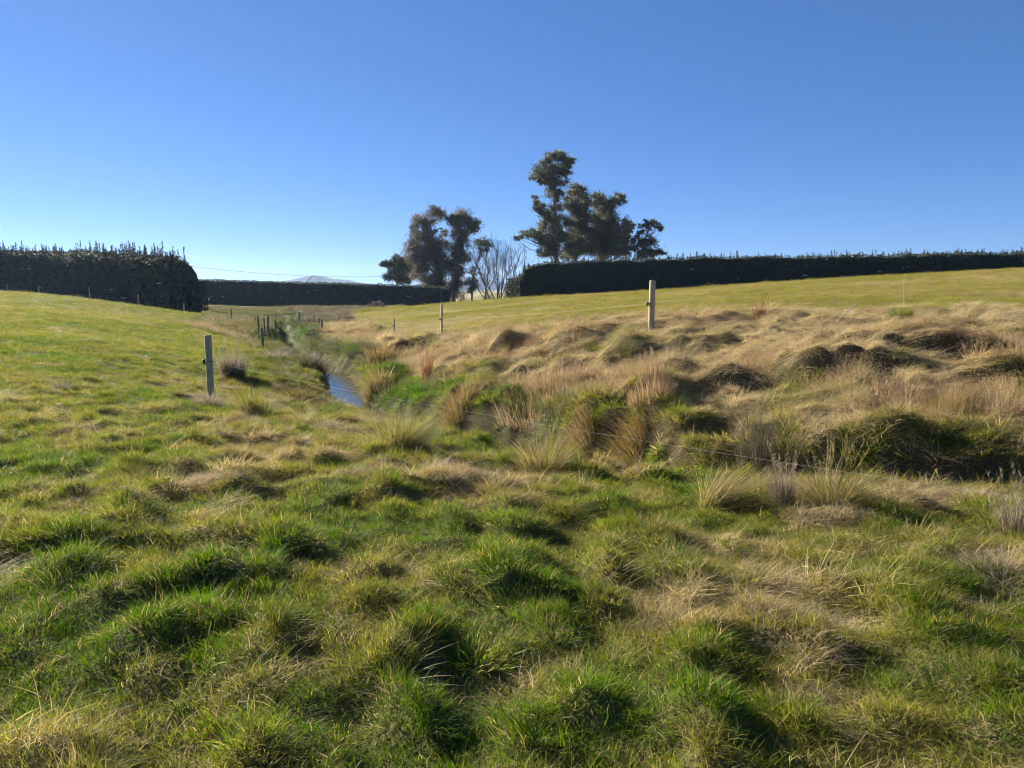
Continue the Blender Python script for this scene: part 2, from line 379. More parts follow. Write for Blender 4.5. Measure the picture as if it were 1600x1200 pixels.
# water
mw, t = new_mat('stream_surface')
p = N(t, 'ShaderNodeBsdfPrincipled'); p.inputs['Base Color'].default_value = (.03, .035, .025, 1); p.inputs['Roughness'].default_value = .06; p.inputs['IOR'].default_value = 1.33; p.inputs['Specular IOR Level'].default_value = .9
tc = N(t, 'ShaderNodeTexCoord'); mp = N(t, 'ShaderNodeMapping'); mp.inputs['Scale'].default_value = (7, 2.4, 1); mp.inputs['Rotation'].default_value = (0, 0, .3)
nz = N(t, 'ShaderNodeTexNoise'); nz.inputs['Scale'].default_value = 1.6; nz.inputs['Detail'].default_value = 3
bp = N(t, 'ShaderNodeBump'); bp.inputs['Strength'].default_value = .6; bp.inputs['Distance'].default_value = .03
t.links.new(tc.outputs['Object'], mp.inputs[0]); t.links.new(mp.outputs[0], nz.inputs['Vector']); t.links.new(nz.outputs['Fac'], bp.inputs['Height']); t.links.new(bp.outputs[0], p.inputs['Normal'])
o = N(t, 'ShaderNodeOutputMaterial'); t.links.new(p.outputs[0], o.inputs['Surface'])
M_WATER = mw

# ------------------------------------------------------------------ ground sheet
def axis(fine, lim0, mid, lim1, far, n, start=None):
    a = list(np.arange(0, lim0, fine))+list(np.arange(lim0, lim1, mid))
    b = lim1*np.power(far/lim1, np.linspace(0, 1, n)); return np.array(a+list(b))
ax = axis(.075, 9, .22, 28, 9000, 70)
gx = np.concatenate([-ax[::-1][:-1], ax])
ay = np.concatenate([np.arange(1, 13, .075), np.arange(13, 32, .14), 32*np.power(9000/32, np.linspace(0, 1, 150))])
gy = np.concatenate([-9000*np.power(1/9000, np.linspace(0, 1, 30)), np.arange(-.8, 1, .2), ay])
gy = np.unique(gy)
GX, GY = np.meshgrid(gx, gy); fx, fy = GX.ravel(), GY.ravel()
gz = height(fx, fy)
ny, nx = GX.shape
ii = np.arange(ny*nx).reshape(ny, nx)
quads = np.stack([ii[:-1, :-1], ii[:-1, 1:], ii[1:, 1:], ii[1:, :-1]], -1).reshape(-1, 4)
dr = dryness(fx, fy)
d, sd, zb, hw, far, field, terr, left = regions(fx, fy)
rr = np.hypot(fx, fy)
gcol = ramp(dr, [(0, C_GREEN), (.35, C_YEL*.9), (.6, C_STRAW*.75), (1, C_STRAW*.85)])
thatch = ramp(dr, [(0, np.array((.075, .075, .025))), (.4, np.array((.12, .10, .045))), (.8, np.array((.21, .155, .08))), (1, np.array((.24, .18, .095)))])
k = (sstep(20, 60, rr))[:, None]; gcol = thatch*(1-k)+gcol*k
bed = ((d < 1.9) & (fy > 25) & (fy < 110))[:, None]; gcol = np.where(bed, np.array((.055, .065, .022)), gcol)
earth = (1-sstep(.0, .5, d-hw-.25))[:, None]*(1-sstep(30, 50, fy))[:, None]*(fy > 0)[:, None]
gcol = gcol*(1-earth)+np.array((.055, .042, .028))*earth
dzx = np.gradient(gz.reshape(ny, nx), gx, axis=1).ravel(); dzy = np.gradient(gz.reshape(ny, nx), gy, axis=0).ravel()
bare = (sstep(.55, 1.1, np.hypot(dzx, dzy))*(terr > .5)*(fy < 30))[:, None]; gcol = gcol*(1-bare)+np.array((.06, .043, .027))*bare
g = obj('ground', tri_mesh('ground', np.stack([fx, fy, gz], -1), quads, M_GROUND, {'tint': gcol}, smooth=True))
tag(g, kind='structure')

# stream water ribbon (banks rise on both sides of it)
pts = []
for a, b in zip(ST[7:12], ST[8:13]):
    for q in np.linspace(0, 1, 9)[:-1]: pts.append(a+(b-a)*q)
pts = np.array([p for p in pts if 14 < p[1] < 27.5])
tan = np.gradient(pts[:, :2], axis=0); tan /= np.linalg.norm(tan, axis=1)[:, None]
nrm = np.stack([tan[:, 1], -tan[:, 0]], -1); WL = -1.525
Vw = np.concatenate([np.column_stack([pts[:, :2]+nrm*s*1.1, np.full(len(pts), WL)]) for s in (-1, -.33, .33, 1)])
nw = len(pts); Tw = np.array([(j*nw+i, (j+1)*nw+i, (j+1)*nw+i+1, j*nw+i+1) for j in range(3) for i in range(nw-1)])
tag(obj('stream_water', tri_mesh('stream_water', Vw, Tw[:, ::-1], M_WATER)), kind='structure')

# ------------------------------------------------------------------ distant hills
def hills(name, D, prof, depth):
    """prof: list of (px, py) of the ridge line seen from here"""
    px = np.linspace(prof[0][0], prof[-1][0], 160)
    py = np.interp(px, [q[0] for q in prof], [q[1] for q in prof])
    V = []
    n = 14
    for j in range(n):
        f = j/(n-1)
        for x, y in zip(px, py):
            p = at(x, y, D); top = p[2]; s = math.sin(f*math.pi)
            yy = D+(f-.5)*depth
            z = -30+(top+30)*s**1.2*(1+.10*(fbm(x*3.0, f*6., 14, 3, 2)-.5)*(1 if abs(f-.5) > .05 else .3))
            V.append((p[0]*(1+(f-.5)*.02), yy, z))
    q = np.arange(n*160).reshape(n, 160)
    T = np.stack([q[:-1, :-1], q[:-1, 1:], q[1:, 1:], q[1:, :-1]], -1).reshape(-1, 4)
    o = obj(name, tri_mesh(name, V, T, M_HILL, smooth=True)); tag(o, kind='structure'); return o
hills('distant_hill', 3100, [(380, 446), (440, 440), (455, 437), (470, 434), (480, 431.5), (492, 430), (503, 431.5), (517, 435), (530, 436), (545, 437.5), (560, 441), (600, 446)], 600)
hills('distant_hills', 3900, [(-300, 447), (300, 442), (380, 439.5), (410, 440), (450, 441.5), (600, 446), (640, 446), (680, 441), (705, 434), (722, 431), (745, 432), (765, 437), (800, 444), (900, 447), (1100, 448), (2000, 449)], 600)

# ------------------------------------------------------------------ grass tufts
def blades(n, rad, h0, h1, wid, lean, droop, r, segs=3, outward=.7, bias=None, spread=1.0, hpow=1.0):
    """n grass blades in a disc of radius rad; returns verts, tris, attrs"""
    rho = rad*np.sqrt(r.random(n)); th = r.random(n)*2*math.pi
    bx, by = rho*np.cos(th), rho*np.sin(th)
    az = np.where(r.random(n) < outward, th+r.normal(0, .5, n), r.random(n)*2*math.pi)
    hh = h0+(h1-h0)*r.random(n)**hpow
    ln = lean*(.35+.9*r.random(n))*(0.45+.75*rho/rad)
    dx, dy = np.cos(az)*ln, np.sin(az)*ln
    if bias is not None: dx = dx+bias[0]*(.6+.8*r.random(n)); dy = dy+bias[1]*(.6+.8*r.random(n))
    dr_ = droop*(.3+1.2*r.random(n))
    wa = r.random(n)*math.pi; ww = wid*(.6+.8*r.random(n))
    ts = np.linspace(0, 1, segs+1)
    V = np.zeros((n, 2*segs+1, 3)); 
    for i, t_ in enumerate(ts):
        x = bx+dx*hh*t_**1.5; y = by+dy*hh*t_**1.5
        z = hh*(t_-dr_*t_**2.4*.6)-.015
        wv = ww*(1-t_**2)*(.75 if i == 0 else 1)*.5
        if i < segs:
            V[:, 2*i] = np.stack([x-np.cos(wa)*wv, y-np.sin(wa)*wv, z], -1)
            V[:, 2*i+1] = np.stack([x+np.cos(wa)*wv, y+np.sin(wa)*wv, z], -1)
        else: V[:, 2*i] = np.stack([x, y, z], -1)
    T = []
    for i in range(segs-1): T += [(2*i, 2*i+1, 2*i+3), (2*i, 2*i+3, 2*i+2)]
    T.append((2*segs-2, 2*segs-1, 2*segs))
    T = np.array(T); m = 2*segs+1
    TT = (T[None]+(np.arange(n)*m)[:, None, None]).reshape(-1, 3)
    return V.reshape(-1, 3), TT, {'rnd': np.repeat(r.random(n), m)}
def lib(name, maker, count, mat):
    c = bpy.data.collections.new(name)
    for i in range(count):
        v, tt, at_ = maker(np.random.default_rng(hash((name, i, 5)) % 9999 if False else len(name)*101+i*7))
        c.objects.link(bpy.data.objects.new('%s_%02d' % (name, i), tri_mesh(name, v, tt, mat, at_)))
    return c
L_SHORT = lib('short_tuft', lambda r: join([blades(84, .13, .03, .09, .0034, .8, .3, r, 2, .4), blades(30, .15, .015, .035, .0045, 1.4, .3, r, 2, .2)]), 6, M_GRASS)
L_MID = lib('medium_tuft', lambda r: join([blades(105, .11, .045, .16, .0034, .85, .6, r, 3, .75, hpow=1.3), blades(36, .16, .02, .06, .0045, .9, .3, r, 2, .3)]), 8, M_GRASS)
L_DRY = lib('dry_tuft', lambda r: join([blades(92, .14, .05, .17, .0033, 1.2, .9, r, 3, .4, bias=(.5, -.2)), blades(26, .2, .03, .06, .0042, 2.6, .3, r, 2, .1)]), 8, M_DRY)
def _seed(r):
    a = blades(46, .15, .20, .42, .0029, .28, .1, r, 3, .6, bias=(.05, .0)); b = blades(30, .14, .08, .25, .004, .8, .8, r, 3, .5)
    # little seed heads: short side spikelets round each stem top
    tips = a[0].reshape(46, 7, 3)[:, 6]; n = 46*7
    base = np.repeat(tips, 7, 0)+np.column_stack([r.normal(0, .008, n), r.normal(0, .008, n), -r.random(n)*.13])
    az = r.random(n)*6.28; L = .012+.022*r.random(n)
    e = base+np.column_stack([np.cos(az)*L, np.sin(az)*L, L*.9]); s = base+np.column_stack([-np.sin(az)*.0035, np.cos(az)*.0035, np.zeros(n)])
    V = np.stack([base, s, e], 1).reshape(-1, 3)
    return join([a, b, (V, np.arange(n*3).reshape(-1, 3), {'rnd': np.repeat(r.random(n), 3)})])
L_SEED = lib('seed_tuft', _seed, 5, M_DRY)
L_MAT = lib('straw_mat', lambda r: blades(70, .22, .03, .09, .0036, 3.6, .8, r, 3, .1, bias=(1.2, -.8)), 6, M_DRY)
L_MOUND = lib('mounded_tuft', lambda r: join([blades(240, .15, .16, .36, .0048, .85, 1.0, r, 4, .9, hpow=.7), blades(60, .2, .05, .14, .005, .9, .6, r, 3, .6)]), 6, M_DRY)
L_LUSH = lib('broad_tuft', lambda r: blades(34, .10, .08, .24, .010, .8, .6, r, 3, .8), 6, M_GRASS)

def scatter_tree():
    t = bpy.data.node_groups.new('scatter', 'GeometryNodeTree')
    t.interface.new_socket('Geometry', in_out='INPUT', socket_type='NodeSocketGeometry')
    sc = t.interface.new_socket('Collection', in_out='INPUT', socket_type='NodeSocketCollection')
    t.interface.new_socket('Geometry', in_out='OUTPUT', socket_type='NodeSocketGeometry')
    gi = t.nodes.new('NodeGroupInput'); go = t.nodes.new('NodeGroupOutput')
    ci = t.nodes.new('GeometryNodeCollectionInfo'); ci.inputs['Separate Children'].default_value = True; ci.inputs['Reset Children'].default_value = True
    ip = t.nodes.new('GeometryNodeInstanceOnPoints'); ip.inputs['Pick Instance'].default_value = True
    def na(name, typ):
        n = t.nodes.new('GeometryNodeInputNamedAttribute'); n.data_type = typ; n.inputs['Name'].default_value = name; return n.outputs['Attribute']
    er = t.nodes.new('FunctionNodeEulerToRotation')
    t.links.new(na('rot', 'FLOAT_VECTOR'), er.inputs[0]); t.links.new(er.outputs[0], ip.inputs['Rotation'])
    t.links.new(na('scl', 'FLOAT_VECTOR'), ip.inputs['Scale']); t.links.new(na('idx', 'INT'), ip.inputs['Instance Index'])
    t.links.new(gi.outputs['Geometry'], ip.inputs['Points']); t.links.new(gi.outputs['Collection'], ci.inputs['Collection'])
    t.links.new(ci.outputs[0], ip.inputs['Instance']); t.links.new(ip.outputs[0], go.inputs[0])
    return t, sc.identifier
GN, GN_ID = scatter_tree()
def scatter(name, P, rot, scl, tint, coll, kindlabel):
    n = len(P); me = bpy.data.meshes.new(name); me.vertices.add(n); me.vertices.foreach_set('co', np.asarray(P, np.float32).ravel())
    for an, ty, key, v in (('rot', 'FLOAT_VECTOR', 'vector', rot), ('scl', 'FLOAT_VECTOR', 'vector', scl)):
        q = me.attributes.new(an, ty, 'POINT'); q.data.foreach_set(key, np.asarray(v, np.float32).ravel())
    q = me.attributes.new('tint', 'FLOAT_COLOR', 'POINT'); q.data.foreach_set('color', np.concatenate([tint, np.ones((n, 1))], 1).astype(np.float32).ravel())
    q = me.attributes.new('idx', 'INT', 'POINT'); q.data.foreach_set('value', rng.integers(0, len(coll.objects), n).astype(np.int32))
    o = obj(name, me); tag(o, kindlabel[0], kindlabel[1], kind='stuff')
    md = o.modifiers.new('scatter', 'NODES'); md.node_group = GN; md[GN_ID] = coll
    return o

bands = [(.9, 4, 250, .92), (4, 8, 200, .95), (8, 14, 120, 1.05), (14, 24, 60, 1.3), (24, 40, 26, 1.9), (40, 70, 9, 3.0), (70, 128, 3.0, 5.0)]
PX, PY, PS = [], [], []
for y0, y1, den, s in bands:
    A = (y1-y0)*((y0+y1)*.86+2.4); n = int(A*den)
    y = rng.uniform(y0**2, y1**2, n)**.5; x = (rng.random(n)*2-1)*(.86*y+1.2)
    PX.append(x); PY.append(y); PS.append(np.full(n, s))
nb_ = 26000; q_ = rng.random(nb_)*11; i_ = q_.astype(int); f_ = (q_-i_)[:, None]; c_ = ST[i_]*(1-f_)+ST[i_+1]*f_
keep_ = rng.random(nb_) < np.clip(np.hypot(*(ST[i_+1]-ST[i_])[:, :2].T)/5, 0, 1)*1.0
c_ = c_[keep_]; a_ = rng.random(len(c_))*6.283; r_ = 3.6*rng.random(len(c_))**.6
PX.append(c_[:, 0]+np.cos(a_)*r_); PY.append(c_[:, 1]+np.sin(a_)*r_); PS.append(np.interp(c_[:, 1], [5, 14, 24, 35], [1, 1.1, 1.3, 1.8]))
PX, PY, PS = map(np.concatenate, (PX, PY, PS))
ok_ = (PY > .9) & (np.abs(PX) < .9*PY+2.5); PX, PY, PS = PX[ok_], PY[ok_], PS[ok_]
d, sd, zb, hw, far, field, terr, left = regions(PX, PY)
dr = np.clip(dryness(PX, PY)+rng.normal(0, .15, len(PX)), 0, 1)
hgt = height(PX, PY)
SX = (height(PX+.06, PY)-hgt)/.06; SY = (height(PX, PY+.06)-hgt)/.06; SL = np.hypot(SX, SY)
wet = (d < hw+.12) & (PY < 30) & (PY > 13.5)
hum = sstep(.36, .76, fbm(PX, PY, .30, 2, 1))*.75+.25*fbm(PX, PY, .25, 2, 31)
rr = np.hypot(PX, PY)
rough = (PY > 98)*(PX > -52)*(PX < -22)*1.0
corr = sstep(26, 40, PY)*(1-sstep(1.5, 6, np.abs(sd)-.04*PY))
kind = np.zeros(len(PX), int)     # 0 short 1 mid 2 dry 3 seed 4 mat 5 broad
u = rng.random(len(PX))
wildL = left*(1-sstep(12, 30, rr))*sstep(-10, 0, PX+PY*.25)          # tufted part of the near paddock
wildL = np.maximum(wildL, left*.3*(1-sstep(10, 30, rr)))
kind[(u < wildL*(.25+.75*hum))] = 1
m = (left > .5) & (dr > .52); kind[m & (u < .75)] = 2
T_ = (terr > .5)
kind[T_] = np.where(dr[T_] > .55, np.where(u[T_] < .16, 2, 4), np.where(u[T_] < .92, 1, 5))
seedmask = .11*sstep(.50, .60, fbm(PX, PY, .9, 2, 41))*T_*sstep(.5, 1.2, sd)*(1-sstep(3.6, 5.2, sd))
kind[(seedmask > u) & (dr > .4)] = 3
kind[(corr > .5) & (u < .6)] = 2
kind[(corr > .5) & (u < .12)] = 3
kind[(rough > .5) & (u < .7)] = 2
kind[(d < 1.9) & (PY < 28) & (u < .13) & (dr < .6)] = 5
kind[field > .5] = 0
kind[(left > .5) & (rr < 16) & (rng.random(len(PX)) < .012) & (dr < .4)] = 5
kind[(SL > .6) & (kind == 4) & (u < .7)] = 2; kind[(SL > .45) & (kind == 0) & (rr < 30)] = 1
um = rng.random(len(PX)); dens_ = np.interp(rr, [0, 4, 8, 14, 24, 40, 70], [250, 220, 140, 80, 30, 9, 3])
clump = sstep(.45, .62, fbm(PX, PY, 1.6, 2, 81))
pm = (T_*(1-sstep(4, 7, sd))*(.25+1.2*clump)+left*(1-sstep(9, 16, rr))*.7*clump+left*np.exp(-((d-1.6)/.9)**2)*(1.6+2.5*(PY > 11))+(corr > .5)*3.0)/dens_
kind[(um < pm) & (d > hw+.45)] = 6
kind[(rough > .5) & (um < .4)] = 6
kind[(PY > 96) & (PX > -56) & (PX < -18) & (sd > 1) & (um < .3)] = 6
lushm = np.exp(-((d-hw-.5)/.8)**2)*(PY < 32)*(PY > 9)*sstep(-.3, .4, sd)
dr = np.clip(dr-.9*lushm*(PX < 1), 0, 1)
keep = ~wet & ~((terr > .5) & (SL > .85) & (SY > .4) & (rng.random(len(PX)) < .75)) & ~((field > .5) & (rr < 40) & (u > .88))
nz = fbm(PX, PY, .33, 2, 51)
tint = ramp(dr, [(0, C_LUSH), (.22, C_GREEN), (.45, C_YEL), (.65, C_STRAW*.92), (1, C_STRAW)])
bz = (fbm(PX, PY, 2.0, 2, 61) > .5)[:, None]*(dr > .6)[:, None]*(rng.random(len(PX)) < .35)[:, None]
tint = np.where(bz, C_BROWN*1.1, tint)
gr = ((left > .4) & (dr > .6) & (rng.random(len(PX)) < .2))[:, None]; tint = np.where(gr, C_GREY, tint)
tint = np.where((kind == 3)[:, None], np.array((.37, .275, .145))*(.8+.4*rng.random(len(PX)))[:, None], tint)
tint = np.where((field > .5)[:, None], ramp(np.clip(dr+.06*rng.normal(size=len(PX)), 0, 1), [(0, C_GREEN), (.4, C_YEL*.95), (.8, C_STRAW*.8)]), tint)
tint = np.where((rough > .5)[:, None] | ((corr > .5) & (PY > 60))[:, None], C_GREY*(.38+.42*rng.random(len(PX)))[:, None]*np.array((1, 1, .72)), tint)
tint = tint*(.8+.4*nz)[:, None]*(.88+.24*rng.random(len(PX)))[:, None]
tt_ = np.where(T_, .58+.75*rng.random(len(PX)), 1.0); gp = T_ & (fbm(PX, PY, 1.1, 3, 91) > .60) & (rng.random(len(PX)) < .55)
tint = np.where(gp[:, None], C_YEL*np.array((.85, 1, 1)), tint)*tt_[:, None]
lt_ = (np.abs(sd) < 1.9) & (PY > 25); tint = np.where(lt_[:, None], np.array([C_GREEN*.75, C_LUSH*.9, C_GREY*.45])[rng.integers(0, 3, len(PX))], tint)
lb = (kind == 6) & (left > .5) & (PY > 11); pk = rng.integers(0, 3, len(PX)); tint = np.where(lb[:, None], np.array([C_GREEN*.9, C_GREY*.75, C_YEL*.7])[pk], tint)
sz = .85+.35*rng.random(len(PX))
names = [('pasture_grass', L_SHORT, 'short green pasture grass covering both paddocks', 'grass'), ('tufted_grass', L_MID, 'longer green grass growing in uneven tufts', 'grass'),
         ('dry_grass', L_DRY, 'dry straw coloured grass bent over in clumps', 'dry grass'), ('seeding_grass', L_SEED, 'fine reddish brown seeding grass on the stream bank', 'dry grass'),
         ('flattened_straw', L_MAT, 'flattened pale dead grass matted over the terrace', 'dry grass'), ('broad_leaved_grass', L_LUSH, 'bright broad leaved grass beside the stream', 'grass'),
         ('mounded_grass', L_MOUND, 'drooping mounds of mixed green and straw grass on the banks', 'dry grass')]
for kk, (nm, L, lab, cat) in enumerate(names):
    m = keep & (kind == kk)
    n = m.sum(); s = PS[m]*sz[m]
    hf = np.sqrt(PS[m])*np.where(PS[m] > 2.5, .62, 1.0)*sz[m]
    grow = {0: .75+.5*hum[m], 1: (.30+.40*hum[m])*(.7+.75*rng.random(n)**2), 2: (.40+.40*hum[m])*np.where(left[m] > .5, 1, .62)}.get(kk, .8+.4*hum[m])
    if kk == 0: grow = grow*np.where(field[m] > .5, .65, 1)
    if kk == 3: grow = grow*.82
    if kk in (1, 2): grow = grow*np.where(left[m] > .5, 1.0, 1.1)
    if kk == 5: hf = hf*np.where(left[m] > .5, .55, 1.0)
    if kk == 4: hf = hf*.8
    scl = np.stack([s, s, hf*grow], -1)
    tilt = .16 if kk != 4 else .1
    rot = np.stack([rng.normal(0, tilt, n), rng.normal(0, tilt, n), rng.normal(0, .55, n) if kk in (2, 4) else rng.random(n)*6.283], -1)
    if kk == 6:
        sm = np.where(PY[m] > 90, 2.3, np.where(PY[m] > 45, 1.7, np.minimum(PS[m], 1.5)**.5))*(.7+.75*rng.random(n))*np.where(left[m] > .5, np.where(PY[m] > 11, .7, .36), np.where(PX[m] > 1, .72, .9)); scl = np.stack([sm, sm, sm*.9], -1)
    if kk == 4: rot[:, 2] = (fbm(PX[m], PY[m], 1.1, 2, 71)-.5)*6+rng.normal(0, .5, n)
    cz, sz_ = np.cos(rot[:, 2]), np.sin(rot[:, 2]); gx_, gy_ = SX[m]*cz+SY[m]*sz_, -SX[m]*sz_+SY[m]*cz
    rot[:, 0] += np.arctan(gy_)*.75; rot[:, 1] -= np.arctan(gx_)*.75
    P = np.stack([PX[m], PY[m], hgt[m]-.005], -1)
    scatter(nm, P, rot, scl, tint[m], L, (lab, cat))

# ------------------------------------------------------------------ tussocks: each one a thing
COLS = dict(straw=[C_STRAW*.95, C_STRAW*.7, C_YEL, C_BROWN, C_GREEN*.9], olive=[C_YEL*.9, C_STRAW*.85, C_GREEN], green=[C_GREEN, C_LUSH*1.3, C_YEL*.9], brown=[C_BROWN, C_BROWN*1.25, C_STRAW*.7, C_YEL*.6], grey=[C_GREY, C_GREY*.8, C_STRAW*.75], red=[np.array((.34, .23, .14)), np.array((.28, .18, .11)), C_STRAW*.9], rust=[np.array((.20, .10, .05)), np.array((.26, .15, .08))], dark=[np.array((.10, .08, .05)), np.array((.07, .075, .03)), C_GREY*.6], bright=[C_LUSH*1.5, C_GREEN*1.2, C_YEL])
def stk_wide(l): return l.startswith('wide ')
def tussock(name, px, py, wpx, hpx, n, col, label, lean=.6, droop=.5, bias=None, seg=4, stalks=0, wid=.004, base=.35, cat='tussock'):
    p = ground(px, py); D = p[1]*1.02
    W, Hh = wpx*D/F, hpx*D/F
    r = np.random.default_rng(int(px*7+py)); wd_ = max(wid, D*.0005); n = int(n*1.6)
    if stk_wide(label): base = .5
    else: W *= 1.1; Hh *= 1.12
    def snap(a, m):
        q = a[0].reshape(-1, m, 3); b = q[:, :2].mean(1); dz = np.clip(height(p[0]+b[:, 0], p[1]+b[:, 1])-p[2], -.6, .4); q[:, :, 2] += dz[:, None]; return (q.reshape(-1, 3), a[1], a[2])
    parts = [blades(n, W*base, Hh*(.2 if base == .5 else .45), Hh*1.08, wd_, lean, droop, r, seg, .85, bias, hpow=.8), blades(n//3, W*.42, Hh*.15, Hh*.4, wd_, .8, .5, r, 3, .8), blades(n//4, W*base*.9, Hh*.5, Hh*1.1, wd_, lean*2.6, min(1.5, droop*2.2+.3), r, seg, .75, bias, hpow=.8)]
    parts = [snap(parts[0], 2*seg+1), snap(parts[1], 7), snap(parts[2], 2*seg+1)]
    if stalks:
        a = blades(stalks, W*.25, Hh*.9, Hh*1.45, wd_*.8, .28, .05, r, 4, .7, bias and (bias[0]*.6, bias[1]*.6)); a = snap(a, 9); parts.append(a)
        tips = a[0].reshape(stalks, 9, 3); k2 = 14; nn = stalks*k2
        tt = .74+.26*r.random((stalks, k2, 1)); b0 = (tips[:, 6][:, None]*(1-(tt-.74)/.26)+tips[:, 8][:, None]*(tt-.74)/.26).reshape(-1, 3)
        az = r.random(nn)*6.28; L = (.015+.03*r.random(nn))*max(1, D/9)
        e = b0+np.column_stack([np.cos(az)*L*.6, np.sin(az)*L*.6, L]); s = b0+np.column_stack([-np.sin(az)*wd_, np.cos(az)*wd_, np.zeros(nn)])
        parts.append((np.stack([b0, s, e], 1).reshape(-1, 3), np.arange(nn*3).reshape(-1, 3), {'rnd': np.repeat(r.random(nn), 3)}))
    V, T, A = join(parts)
    # colour: every blade picks one of the tussock's colours
    cs = np.array(COLS[col]); q = (A['rnd']*977 % 1*len(cs)).astype(int); A['tint'] = cs[q]*(.8+.4*(A['rnd']*53 % 1))[:, None]
    o = obj(name, tri_mesh(name, V, T, M_TUSS, A), loc=p-np.array([0, 0, .03]))
    tag(o, label, cat, group='grass tussocks along the stream and paddock'); return o
TT = [
 ('grass_tussock', 327, 632, 48, 34, 190, 'grey', 'tuft of dead grey grass round the foot of the nearest left fence post', .7, .5, None, 0),
 ('grass_tussock', 364, 588, 42, 44, 420, 'grey', 'feathery grey tussock just right of the nearest left fence post', .35, .25, None, 20),
 ('grass_tussock', 398, 646, 50, 58, 480, 'olive', 'olive rounded tussock standing under the wire between fence post and stream', .5, .6, None, 0),
 ('grass_tussock', 462, 624, 78, 30, 420, 'brown', 'low brown mound of matted grass left of the open water', .9, 1.0, None, 0),
 ('grass_tussock', 626, 698, 78, 84, 1000, 'olive', 'large solitary straw and olive tussock on the near bank below the water', .7, .95, (.12, 0), 0),
 ('grass_tussock', 597, 566, 52, 34, 420, 'brown', 'brown fine-stemmed tussock highest on the slope right of the water', .4, .3, None, 14),
 ('grass_tussock', 590, 604, 48, 48, 420, 'straw', 'straw tussock hanging over the right edge of the open water', .6, .9, (-.2, -.3), 0),
 ('dock_stalks', 668, 603, 16, 52, 60, 'rust', 'upright rust brown dock stalks on the slope right of the stream', .12, .05, None, 14),
 ('grass_tussock', 717, 645, 64, 58, 560, 'brown', 'brown drooping tussock over a dark hollow above the ditch', .6, .8, (-.1, -.1), 0),
 ('grass_tussock', 848, 748, 72, 84, 900, 'straw', 'tall straw tussock on the near lip of the ditch with green base', .6, .75, (.02, .02), 24),
 ('grass_tussock', 768, 768, 62, 44, 460, 'straw', 'low rounded straw tussock left of the tall one on the ditch lip', .9, 1.0, None, 0),
 ('grass_tussock', 888, 800, 80, 34, 400, 'green', 'dark green mounded tuft in front of the tall straw tussock', .9, .6, None, 0),
 ('fallen_grass_bundle', 1110, 802, 46, 92, 500, 'straw', 'bundle of long pale stems leaning right over the ditch', .5, .45, (.75, .25), 0),
 ('grass_tussock', 1178, 742, 54, 92, 260, 'dark', 'tall thin dark stems rising behind the leaning pale bundle', .22, .08, None, 50),
 ('grass_tussock', 1222, 792, 34, 72, 190, 'grey', 'slim clump of pale grey stalks between leaning bundle and tall tussock', .25, .15, (-.1, 0), 26),
 ('grass_tussock', 1298, 802, 72, 90, 700, 'straw', 'tallest straw tussock at the right with seed stalks over the ditch', .62, .8, (.05, 0), 34),
 ('grass_tussock', 1588, 836, 60, 78, 220, 'grey', 'pale bleached stalks at the right edge of the photo', .35, .2, None, 26),
 ('grass_tussock', 1408, 496, 34, 26, 420, 'green', 'round green tussock on the terrace beside the field edge', .55, .5, None, 0),
 ('grass_tussock', 1186, 498, 20, 26, 120, 'rust', 'small rust red spike of grass on the terrace edge', .25, .1, None, 6),
 ('grass_tussock', 532, 738, 66, 30, 380, 'bright', 'bright green tuft in the near paddock below the water', .8, .5, None, 0),
 ('grass_tussock', 748, 1030, 120, 52, 300, 'bright', 'bright broad bladed tuft lowest in the near middle of the paddock', .8, .6, None, 0),
 ('grass_tussock', 1056, 880, 100, 42, 420, 'straw', 'dry dome of bent grass in the paddock below the leaning bundle', .8, .9, None, 0),
 ('grass_tussock', 985, 722, 70, 58, 520, 'brown', 'dead brown grass slumped into the ditch right of the tall straw tussock', .4, .6, (-.7, -.2), 0),
 ('grass_tussock', 908, 700, 60, 56, 420, 'brown', 'dark red-brown stems leaning left in the hollow behind the tall straw tussock', .3, .5, (-.5, -.1), 0),
 ('grass_tussock', 490, 578, 52, 34, 380, 'dark', 'dark grey rushy clump at the far head of the open water', .4, .4, (.2, 0), 12),
 ('grass_tussock', 432, 565, 30, 22, 260, 'grey', 'small grey clump below the short fence post left of the stream', .6, .5, None, 0),
 ('grass_tussock', 1340, 690, 70, 34, 420, 'bright', 'bright broad leaved green clump on the far bank', .7, .9, (.1, -.4), 0),
 ('grass_tussock', 1235, 700, 70, 48, 520, 'olive', 'olive dome of grass on the far bank left of the bright green clump', .7, .9, None, 0),
 ('grass_tussock', 1405, 632, 90, 40, 460, 'red', 'left clump of the tan fringe of fine grass topping the dark bank', .35, .3, None, 16),
 ('grass_tussock', 1480, 640, 90, 44, 460, 'brown', 'middle brown clump of the fringe topping the dark bank', .35, .3, None, 14),
 ('grass_tussock', 1560, 646, 90, 42, 460, 'red', 'right clump of the tan fringe at the photo edge topping the dark bank', .35, .3, None, 12),
 ('grass_tussock', 860, 606, 170, 40, 1000, 'red', 'wide pinkish brown swathe of fine seeding grass above the ditch', .5, .4, None, 40),
 ('grass_tussock', 1020, 618, 90, 40, 640, 'red', 'pinkish brown seeding grass right of the widest swathe', .28, .2, None, 44),
 ('grass_tussock', 1250, 1020, 90, 44, 300, 'olive', 'olive tuft in the lower right of the near paddock', .8, .7, None, 0),
 ('grass_tussock', 420, 880, 80, 34, 300, 'bright', 'fresh green tuft in the left middle of the near paddock', .9, .6, None, 0),
 ('grass_tussock', 1565, 905, 130, 52, 520, 'grey', 'sprawling grey-pink dead grass near the right edge', .9, .9, None, 10),
]
